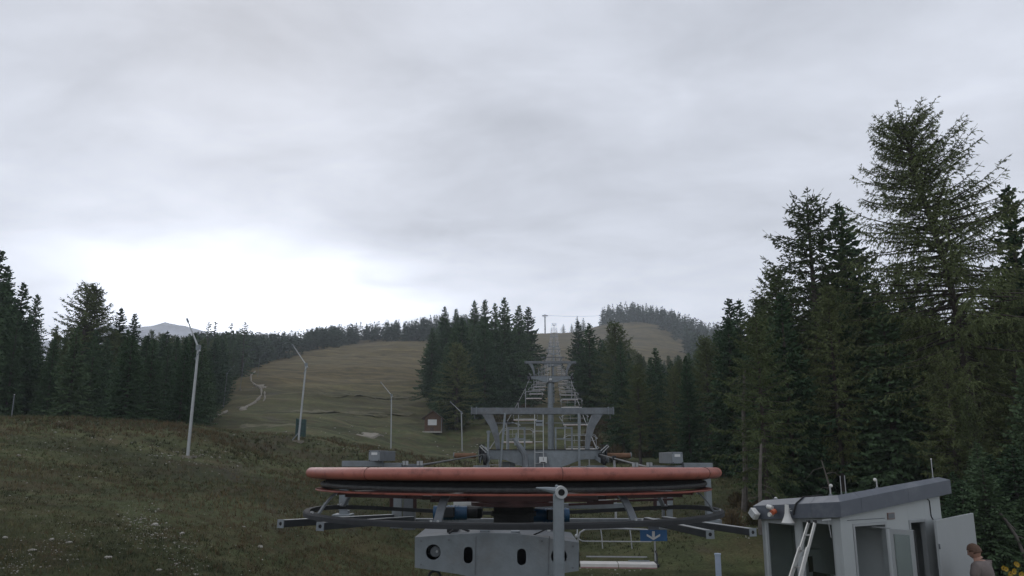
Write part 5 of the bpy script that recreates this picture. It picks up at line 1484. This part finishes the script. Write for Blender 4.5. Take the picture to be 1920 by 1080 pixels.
    mb = MB(); mb.prism([HP(1.05, 1.697, 1.3), HP(1.17, 1.697, 1.3), HP(1.17, 1.697, 1.62), HP(1.05, 1.697, 1.62)], -B_ * .02); mb.build('display', M['black_print'], s)
    c = HP(.45, .9, .2); s = thing('control_desk', 'dark control desk inside the cabin behind the window', 'desk', c)
    mb = MB(); mb.prism([HP(.22, .45, .2), HP(.22, .45, 1.0), HP(.62, .45, 1.12), HP(.62, .45, .2)], B_ * 1.1); mb.build('desk_body', M['blue_sign'], s, bevel=.01)
    mb = MB(); mb.prism([HP(.30, .6, 1.13), HP(.36, .6, 1.45), HP(.40, .6, 1.45), HP(.36, .6, 1.13)], B_ * .42); mb.build('screen', M['black_print'], s)
    c = HP(.20, .36, 0); s = thing('white_bottle', 'white spray bottle standing behind the cabin window pane', 'bottle', HP(.30, .34, 1.0))
    zc = P(1553, 1075, 12.9).z - .12; k = HP(.30, .34, zc); mb = MB(); mb.tube([k, k + Z3 * .24, k + Z3 * .28, k + Z3 * .30], [.045, .045, .03, .018], 14); mb.build('body', M['plastic_white'], s, True); mb = MB(); mb.cyl(k + Z3 * .30, k + Z3 * .34, .018, 10); mb.build('cap', M['plastic_white'], s)
    k = HP(.30, .34, zc - .02); mb = MB(); mb.box(HP(.24, .36, zc - .02), (.2, .2, .035)); o = mb.build('ledge', M['frame_alu'], s)
    c = HP(2.5, .9, .18); s = thing('folding_chair', 'white office chair just inside the second cabin door', 'chair', c)
    mb = MB(); mb.box(c + Z3 * .45, (.4, .4, .05)); mb.build('seat', M['plastic_white'], s, bevel=.01); mb = MB(); mb.box(c + Vector((.1, .17, .75)), (.36, .05, .5)); mb.build('backrest', M['plastic_white'], s, bevel=.015)
    for i, j in ((-1, -1), (1, -1), (1, 1), (-1, 1)): mb = MB(); mb.cyl(c + Vector((i * .17, j * .17, 0)), c + Vector((i * .17, j * .17, .43)), .015, 6); mb.build('leg', M['galv'], s)
    c = HP(2.35, 1.5, 1.85); s = thing('hung_jacket', 'dark and yellow jacket hanging inside the second cabin door', 'jacket', c)
    mb = MB(); mb.tube([c, c - Z3 * .12, c - Z3 * .4, c - Z3 * .75], [.05, .14, .15, .18], 10); mb.build('jacket_body', M['trousers'], s, True)
    mb = MB(); mb.tube([c - Z3 * .2 - B_ * .02, c - Z3 * .42 - B_ * .02], [.152, .158], 10); mb.build('yellow_band', M['flower'], s, True)
build_cabin_things()

# ------------------------------------------------------------------ person
def build_person():
    base = P(1846, 1060, 13.6); base.z = max(0.02, Hs(base.x, base.y)); hd = P(1838, 1024, 13.6).z - base.z
    k = hd / 1.74
    s = thing('person', 'person with short brown hair in a grey brown t-shirt at the big open cabin door', 'person', base)
    # facing the door (towards -x and away from the viewer)
    fw = Vector((-.58, .81, 0)).normalized(); rt = Vector((fw.y, -fw.x, 0))
    def q(r_, f_, z): return base + (rt * r_ + fw * f_ + Z3 * z) * k
    def skin(name, joints, edges, mat_, lvl=2, root=0):
        me = bpy.data.meshes.new(name); me.from_pydata([tuple(j[0] - base) for j in joints], edges, []); me.update()
        o = bpy.data.objects.new(name, me); COL.objects.link(o); o.parent = s
        md = o.modifiers.new('skin', 'SKIN'); sv = me.skin_vertices[0].data
        for i, j in enumerate(joints):
            rr = j[1]; sv[i].radius = (rr[0] * k, rr[1] * k) if isinstance(rr, tuple) else (rr * k, rr * k)
        sv[root].use_root = True
        sb = o.modifiers.new('sub', 'SUBSURF'); sb.levels = lvl; sb.render_levels = lvl
        dg = bpy.context.evaluated_depsgraph_get(); m2 = bpy.data.meshes.new_from_object(o.evaluated_get(dg)); o.modifiers.clear(); o.data = m2; m2.name = name
        m2.materials.clear(); m2.materials.append(mat_); m2.polygons.foreach_set('use_smooth', [True] * len(m2.polygons))
        return o
    J = [(q(0, 0, .96), (.135, .10)), (q(0, .01, 1.12), (.135, .10)), (q(0, .03, 1.30), (.16, .11)), (q(0, .05, 1.43), (.12, .085)), (q(0, .07, 1.50), .055), (q(0, .10, 1.56), .06),
         (q(-.09, 0, .90), .095), (q(-.10, .03, .50), .062), (q(-.10, -.02, .09), .042), (q(-.10, .15, .04), .04),
         (q(.09, 0, .90), .095), (q(.10, .01, .50), .062), (q(.10, -.04, .09), .042), (q(.10, .13, .04), .04),
         (q(-.18, .05, 1.41), .062), (q(-.25, .10, 1.14), .047), (q(-.15, .33, 1.10), .034), (q(-.12, .40, 1.11), .03),
         (q(.18, .05, 1.41), .062), (q(.26, .07, 1.13), .047), (q(.20, .30, 1.06), .034), (q(.18, .38, 1.08), .03)]
    E = [(0, 1), (1, 2), (2, 3), (3, 4), (4, 5), (0, 6), (6, 7), (7, 8), (8, 9), (0, 10), (10, 11), (11, 12), (12, 13), (3, 14), (14, 15), (15, 16), (16, 17), (3, 18), (18, 19), (19, 20), (20, 21)]
    skin('body', J, E, M['skin'])
    # head bowed a little towards the handle
    hc = q(0, .135, 1.635); mb = MB(); mb.sphere((0, 0, 0), 1, 24, 16)
    bow = Matrix.Rotation(-.35, 3, rt); vs = []
    for x, y, z in mb.v:
        x2 = x * .082; f2 = y * .102; z2 = z * .120
        if z < -.2: x2 *= 1 - .28 * (-z - .2); f2 += .012 * (-z)
        vs.append(tuple(hc + (bow @ (rt * x2 + fw * f2 + Z3 * z2)) * k))
    mb.v = vs; hdo = mb.build('head', M['skin'], s, True)
    def hp(r_, f_, z): return hc + (bow @ (rt * r_ + fw * f_ + Z3 * z)) * k
    mb = MB(); mb.tube([hp(0, .092, .02), hp(0, .112, -.025), hp(0, .098, -.035)], [.008 * k, .016 * k, .010 * k], 8); mb.build('nose', M['skin'], hdo, True)
    for sg in (-1, 1):
        mb = MB(); mb.sphere(hp(sg * .078, -.005, -.01), .03 * k, 10, 6, (.4, .7, 1)); mb.build('ear', M['skin'], hdo, True)
        mb = MB(); mb.sphere(hp(sg * .03, .086, .012), .011 * k, 8, 6); mb.build('eye', M['black_print'], hdo, True)
    mb = MB(); mb.beam(hp(-.022, .091, -.06), hp(.022, .091, -.06), .008 * k, .006 * k); mb.build('mouth', M['rust_sign'], hdo)
    mb = MB(); mb.sphere((0, 0, 0), 1, 26, 18); rg = random.Random(1); vs = []; keep = []
    for x, y, z in mb.v:
        n = 1 + .02 * math.sin(x * 23 + z * 17) * math.cos(y * 19)
        vs.append((x * .089 * n, y * .109 * n - .008, z * .128 * n + .006))
    fs = [f for f in mb.f if (sum(mb.v[i][2] for i in f) / len(f)) > (.42 if sum(mb.v[i][1] for i in f) / len(f) > .35 else -.42 if sum(mb.v[i][1] for i in f) / len(f) < -.1 else .08)]
    m2 = MB(); m2.v = [tuple(hc + (bow @ (rt * a + fw * b_ + Z3 * c)) * k) for a, b_, c in vs]; m2.f = fs
    used_ = sorted({i for f in fs for i in f}); mp = {i: n for n, i in enumerate(used_)}; m2.v = [m2.v[i] for i in used_]; m2.f = [tuple(mp[i] for i in f) for f in fs]
    ho = m2.build('hair', M['hair'], s, True); md = ho.modifiers.new('t', 'SOLIDIFY'); md.thickness = .012; md.offset = 0
    # t-shirt and trousers
    JS = [(q(0, 0, .90), (.19, .14)), (q(0, .0, 1.02), (.185, .138)), (q(0, .02, 1.20), (.20, .14)), (q(0, .035, 1.34), (.21, .14)), (q(0, .06, 1.49), (.105, .08)), (q(-.20, .05, 1.415), .088), (q(-.255, .085, 1.22), .080), (q(.20, .05, 1.415), .088), (q(.26, .065, 1.22), .080)]
    skin('t_shirt', JS, [(0, 1), (1, 2), (2, 3), (3, 4), (3, 5), (5, 6), (3, 7), (7, 8)], M['shirt'])
    JT = [(q(0, 0, .97), (.14, .11)), (q(-.09, 0, .88), .108), (q(-.10, .03, .50), .08), (q(-.10, -.02, .10), .07), (q(.09, 0, .88), .108), (q(.10, .01, .50), .08), (q(.10, -.04, .10), .07)]
    skin('trousers', JT, [(0, 1), (1, 2), (2, 3), (0, 4), (4, 5), (5, 6)], M['trousers'])
    for sg, f0 in ((-1, .06), (1, .04)):
        mb = MB(); mb.tube([q(sg * .10, f0 - .13, .05), q(sg * .10, f0, .055), q(sg * .10, f0 + .12, .04), q(sg * .10, f0 + .17, .035)], [.035 * k, .05 * k, .045 * k, .025 * k], 10); mb.build('shoe', M['black_rubber'], s, True)
    # hands with fingers closing on the cloth
    for sg, w in ((-1, q(-.12, .40, 1.11)), (1, q(.18, .38, 1.08))):
        d = fw; side = rt
        H_ = [(w, .022), (w + d * .05 * k, (.034, .016))]; Ed = [(0, 1)]
        skin('palm', H_ + [(w + d * .095 * k, (.036, .014))], [(0, 1), (1, 2)], M['skin'])
        for i, (off, L) in enumerate(((-.027, .070), (-.009, .080), (.009, .076), (.026, .060))):
            p = w + (d * .085 + side * off) * k
            mb = MB(); mb.tube([p, p + (d * L * .45 - Z3 * .008) * k, p + (d * L * .8 - Z3 * .03) * k, p + (d * L * .85 - Z3 * .055) * k], [.0095 * k, .009 * k, .008 * k, .0065 * k], 7); mb.build('finger', M['skin'], s, True)
        p = w + (d * .03 - side * sg * .03) * k; mb = MB(); mb.tube([p, p + (d * .03 - side * sg * .022) * k, p + (d * .062 - side * sg * .02 - Z3 * .015) * k], [.012 * k, .011 * k, .008 * k], 7); mb.build('thumb', M['skin'], s, True)
    w = q(-.12, .49, 1.08); c = thing('cleaning_cloth', 'pale blue cloth held by the person at the door', 'cloth', w)
    mb = MB(); n = 7; vs = []; fs = []
    for i in range(n):
        for j in range(n):
            x = (i / (n - 1) - .5) * .14; z = -(j / (n - 1)) * .24; vs.append(w + rt * x * (1 - .3 * (1 - j / n)) + fw * (.012 * math.sin(i * 1.7 + j * .6)) + Z3 * (z + .05))
    for i in range(n - 1):
        for j in range(n - 1): fs.append((i * n + j, (i + 1) * n + j, (i + 1) * n + j + 1, i * n + j + 1))
    mb.add(vs, fs); o = mb.build('fabric', M['teal'], c, True); o.modifiers.new('t', 'SOLIDIFY').thickness = .006
build_person()

# ------------------------------------------------------------------ yellow flowers at the lower right
def build_flowers():
    rg = random.Random(8)
    for i, (u, v) in enumerate(((1886, 1067), (1901, 1070), (1907, 1059), (1893, 1078), (1915, 1076))):
        Y = 14.2; h_ = P(u, v, Y); g0 = Vector((h_.x, h_.y, Hs(h_.x, h_.y)))
        s = thing('yellow_flower', 'tall yellow flower clump at the lower right corner beside the wood', 'flower', g0, 'yellow flowers at the lower right')
        mb = MB(); mb.tube([g0 - Z3 * .05, g0.lerp(h_, .5) + Vector((.03, 0, 0)), h_], [.012, .009, .006], 5); mb.build('stem', M['leaf'], s)
        sp = Spray(90 + i)
        for k in range(16):
            f = rg.uniform(.15, .92); a = rg.uniform(0, 6.28); sp.twig(g0.lerp(h_, f), Vector((math.cos(a), math.sin(a), .3)).normalized(), rg.uniform(.10, .2), .05)
        for q in range(len(sp.v)): sp.v[q] = sp.v[q] - g0
        sp.build('leaf', M['leaf'], s)['kind'] = 'stuff'
        for m in range(2):
            c = h_ + Vector((rg.uniform(-.05, .05), rg.uniform(-.05, .05), rg.uniform(-.03, .04))) if m else h_
            mb = MB()
            for k in range(12):
                a = 6.283 * k / 12; d = Vector((math.cos(a), -.35, math.sin(a))).normalized(); t = Vector((-math.sin(a), 0, math.cos(a)))
                mb.add([c, c + d * .03 + t * .012, c + d * .062, c + d * .03 - t * .012], [(0, 1, 2, 3)])
            mb.build('petal', M['flower'], s)['kind'] = 'stuff'
            mb = MB(); mb.sphere(c, .016, 8, 5); mb.build('flower_head', M['rust'], s, True)
build_flowers()

# ------------------------------------------------------------------ summit tower of the neighbouring lift
def build_summit():
    Y = 690.0; p = P(1022, 612, Y); p.z = Hs(p.x, p.y) - .5; t = P(1022.5, 592, Y)
    s = thing('summit_tower', 'slim dark T-shaped tower of another lift on the skyline', 'lift tower', p); m = M['summit_steel']
    mb = MB(); mb.tube([p, Vector((p.x, Y, t.z))], [.75, .55], 8); mb.build('column', m, s, True)
    mb = MB(); mb.box((p.x, Y, t.z + .3), (5.6, .8, .7)); mb.build('cross_arm', m, s)
    for sg in (-1, 1):
        mb = MB(); mb.box((p.x + sg * 2.5, Y, t.z - .1), (.8, 3.0, .5)); mb.build('sheave_frame', m, s)
        mb = MB(); mb.beam((p.x + sg * .2, Y, t.z - 2.2), (p.x + sg * 2.0, Y, t.z), .4, .4); mb.build('strut', m, s)
    mb = MB(); mb.box((p.x, Y, t.z + 1.1), (2.2, .5, .3)); mb.build('top_bar', m, s)
    a = Vector((p.x + 2.5, Y, t.z + .3)); b_ = P(1150, 590, 760)
    mb = MB(); mb.tube([a.lerp(b_, f) - Z3 * (6 * f * (1 - f)) for f in np.linspace(0, 1, 14)], .12, 5); props(mb.build('cableway_rope', m), 'thin rope running right from the skyline tower towards the wooded summit', 'wire rope')
build_summit()

# ------------------------------------------------------------------ stones and grass
def rock_mesh(seed, n=2):
    bm = bmesh.new(); bmesh.ops.create_icosphere(bm, subdivisions=n, radius=1.0); rg = random.Random(seed)
    o = Vector((rg.uniform(-9, 9), rg.uniform(-9, 9), 0))
    from mathutils import noise as mn
    for v in bm.verts:
        d = 1 + .35 * mn.noise(v.co * 1.1 + o) + .14 * mn.noise(v.co * 3.1 + o); v.co *= d; v.co.z *= .62
    me = bpy.data.meshes.new('rock'); bm.to_mesh(me); bm.free(); me.materials.append(M['stone']); return me
RK = [rock_mesh(i) for i in range(5)]
BIG = [(60, 1033, 14, 'large pale rock low on the left bank near the left edge'), (97, 1013, 11, 'pale rock up the bank from the large one at the left'), (130, 1018, 11, 'flat pale rock among rubble on the left bank'), (203, 1047, 14, 'flat grey rock alone in the grass of the left bank'),
       (330, 1058, 9, 'roundish white rock at the bottom of the left bank'), (322, 1049, 7, 'small white rock just above the roundish one'), (341, 1001, 11, 'long pale rock lying in the grass right of the rubble'), (10, 1009, 9, 'pale rock at the left edge of the picture'), (488, 1026, 12, 'narrow pale rock below the left rail ends'), (290, 985, 12, 'pale slab on top of the rubble patch'), (35, 855, 9, 'pale flat rock at the left edge high on the bank'), (298, 1069, 9, 'pale rock at the bottom edge of the left bank'), (367, 1078, 9, 'white rock cut by the bottom edge'), (457, 988, 7, 'tiny white rock above the left rail ends'), (660, 800, 5, 'pale stone in the meadow left of the third lance')]
for i, (u, v, px, lb) in enumerate(BIG):
    p = ground_at(u, v)
    if p is None: continue
    r = px * p.y / 1290 * .55; o = bpy.data.objects.new('rock', RK[i % 5]); COL.objects.link(o); o.location = p + Z3 * r * .12; o.scale = (r, r * random.uniform(.6, 1.1), r * random.uniform(.6, .95)); o.rotation_euler = (random.uniform(-.2, .2), random.uniform(-.2, .2), random.uniform(0, 6.28))
    props(o, lb, 'rock', 'rocks on the left bank')
def rubble(name, label, blobs, seed, px=(1.2, 5.5)):
    rg = random.Random(seed); tet = rock_mesh(99, 1); base = np.array([v.co[:] for v in tet.vertices]); fc = np.array([p.vertices[:] for p in tet.polygons]); VV = []; FF = []; n = 0
    for u0, v0, su, sv, cnt_ in blobs:
        us = [rg.gauss(u0, su) for _ in range(cnt_)]; vs = [rg.gauss(v0, sv) for _ in range(cnt_)]
        for u, v in zip(us, vs):
            if v > 1120 or u < -40: continue
            q = GA_(u, v)
            if q is None: continue
            r = rg.uniform(*px) ** 1.0 * rg.uniform(.4, 1) * q[1] / 1290 * .5; t = rg.uniform(0, 6.28); ca, sa = math.cos(t) * r, math.sin(t) * r * rg.uniform(.6, 1)
            b_ = base; VV.append(np.stack([b_[:, 0] * ca - b_[:, 1] * sa + q[0], b_[:, 0] * sa + b_[:, 1] * ca + q[1], b_[:, 2] * r * rg.uniform(.5, 1.1) + q[2] + r * .1], 1)); FF.append(fc + n); n += len(base)
    o = raw_mesh(name, np.concatenate(VV), np.concatenate(FF).ravel(), 3, M['stone']); props(o, label, 'stones', None, 'stuff')
# quick ground lookup on a table of sight lines
_gu = np.linspace(-60, 1500, 105); _gv = np.linspace(775, 1125, 71); _gt = {}
def GA_(u, v):
    k = (round((u + 60) / 15), round((v - 775) / 5))
    if k not in _gt: _gt[k] = ground_at(k[0] * 15 - 60, k[1] * 5 + 775)
    q = _gt[k]
    if q is None: return None
    # slide to the exact pixel along the local ground
    xx = q.x + (u - (k[0] * 15 - 60)) / 1250 * q.y; dv = (v - (k[1] * 5 + 775)); yy = q.y * (1 - dv / max(60.0, (k[1] * 5 + 775) - 800 + 60) * .8)
    return (xx, yy, Hs(xx, yy))
rubble('loose_stones', 'pale rubble and loose stones strewn over the left bank', [(262, 985, 28, 20, 240), (290, 1005, 20, 14, 120), (25, 1055, 30, 18, 170), (130, 1015, 38, 24, 170), (345, 1045, 22, 22, 120), (60, 900, 70, 60, 140), (250, 850, 90, 14, 110), (350, 853, 34, 5, 110), (410, 860, 40, 12, 60), (450, 1000, 60, 35, 70), (640, 820, 70, 14, 60), (230, 820, 120, 14, 50), (880, 845, 30, 6, 40), (1130, 1068, 40, 8, 45), (1400, 990, 18, 14, 60)], 4)
def grass(name, label, n, mat_, hgt, wid, seed, dens):
    rg = np.random.RandomState(seed); m = int(n * 2.6)
    y = np.exp(rg.uniform(math.log(11.5), math.log(62), m)); u = rg.uniform(-520, 2250, m); x = (u - 960) / 1255 * y
    # keep clear of cabin and hard standing
    d = dens(x, y, rg); keep = rg.rand(m) < d
    rel = np.stack([x - C0.x, y - C0.y], 1); a = rel @ np.array([A_.x, A_.y]); b_ = rel @ np.array([B_.x, B_.y]); keep &= ~((a > -.2) & (a < LA + .1) & (b_ > -.1) & (b_ < LB + .1))
    x, y = x[keep][:n], y[keep][:n]; z = H(x, y); k = len(x); bl = 5
    cx = np.repeat(x, bl) + rg.normal(0, .05, k * bl); cy = np.repeat(y, bl) + rg.normal(0, .05, k * bl); cz = np.repeat(z, bl) - .02
    sc = np.clip(y / 30, .7, 1.6); hh = hgt * np.repeat(sc, bl) * rg.uniform(.45, 1.25, k * bl); ww = wid * np.repeat(sc, bl) * rg.uniform(.6, 1.3, k * bl); an = rg.uniform(0, 6.283, k * bl)
    ax, ay = np.cos(an) * ww, np.sin(an) * ww; lx, ly = rg.normal(0, .45, k * bl) * hh, rg.normal(0, .45, k * bl) * hh
    V = np.stack([np.stack([cx - ax, cy - ay, cz], 1), np.stack([cx + ax, cy + ay, cz], 1), np.stack([cx + lx, cy + ly, cz + hh], 1)], 1).reshape(-1, 3)
    o = raw_mesh(name, V, np.arange(len(V)), 3, mat_); props(o, label, 'grass', None, 'stuff')
def patchn(x, y, s, ph):
    return .5 + .25 * (np.sin(x * s + ph + 1.3 * np.sin(y * s * .7)) + np.sin(y * s * 1.1 - ph * 2 + 1.1 * np.sin(x * s * .8 + ph)))
M['grass_green'] = mat('meadow_grass_blades', (.080, .090, .042), .9, 0, .5, .9, spec=.1)
M['grass_straw'] = mat('dry_straw_blades', (.13, .118, .062), .9, 0, .4, 1.2, spec=.1)
M['grass_rust'] = mat('rusty_herb_blades', (.105, .076, .042), .9, 0, .45, 1.0, spec=.1)
M['grass_dark'] = mat('dark_herb_blades', (.045, .050, .026), .9, 0, .5, 1.0, spec=.1)
grass('meadow_grass', 'short green meadow grass round the valley station', 38000, M['grass_green'], .12, .013, 1, lambda x, y, r: np.clip(patchn(x, y, .5, 1.0) * 1.3, .15, 1))
grass('dry_grass', 'dry straw-coloured grass in drifts on the bank', 17000, M['grass_straw'], .19, .009, 2, lambda x, y, r: np.clip(patchn(x, y, .43, 2.6) * 1.8 - .75, .03, 1))
grass('brown_herbs', 'rusty brown herbs in drifts on the left bank', 21000, M['grass_rust'], .20, .014, 3, lambda x, y, r: np.clip(patchn(x, y, .36, 4.0) * 1.8 - .6, .06, 1) * (x < 0) + .03)
grass('dark_herbs', 'dark low herbs among the grass', 17000, M['grass_dark'], .13, .02, 4, lambda x, y, r: np.clip(patchn(x, y, .6, 5.5) * 1.6 - .6, .04, 1))
# tall tawny tuft drift
grass('tawny_grass', 'tall tawny grass drift left of the bullwheel', 2600, mat('tawny_blades', (.20, .135, .06), .9, 0, .3, 1.5), .30, .010, 6, lambda x, y, r: np.exp(-((x + 10.2) / 1.3) ** 2 - ((y - 25.5) / 1.8) ** 2))

# ------------------------------------------------------------------ air
def haze():
    m = bpy.data.materials.new('thin_haze'); m.use_nodes = True; nt = m.node_tree
    for n in list(nt.nodes): nt.nodes.remove(n)
    o = nt.nodes.new('ShaderNodeOutputMaterial'); v = nt.nodes.new('ShaderNodeVolumePrincipled')
    v.inputs['Color'].default_value = (.86, .92, 1.0, 1); v.inputs['Density'].default_value = HAZE; v.inputs['Anisotropy'].default_value = 0.0
    nt.links.new(v.outputs[0], o.inputs['Volume'])
    mb = MB(); mb.box((0, 920, 140), (3700, 2040, 560)); ob = mb.build('haze', m); props(ob, kind='stuff')
HAZE = 0.00038
haze()
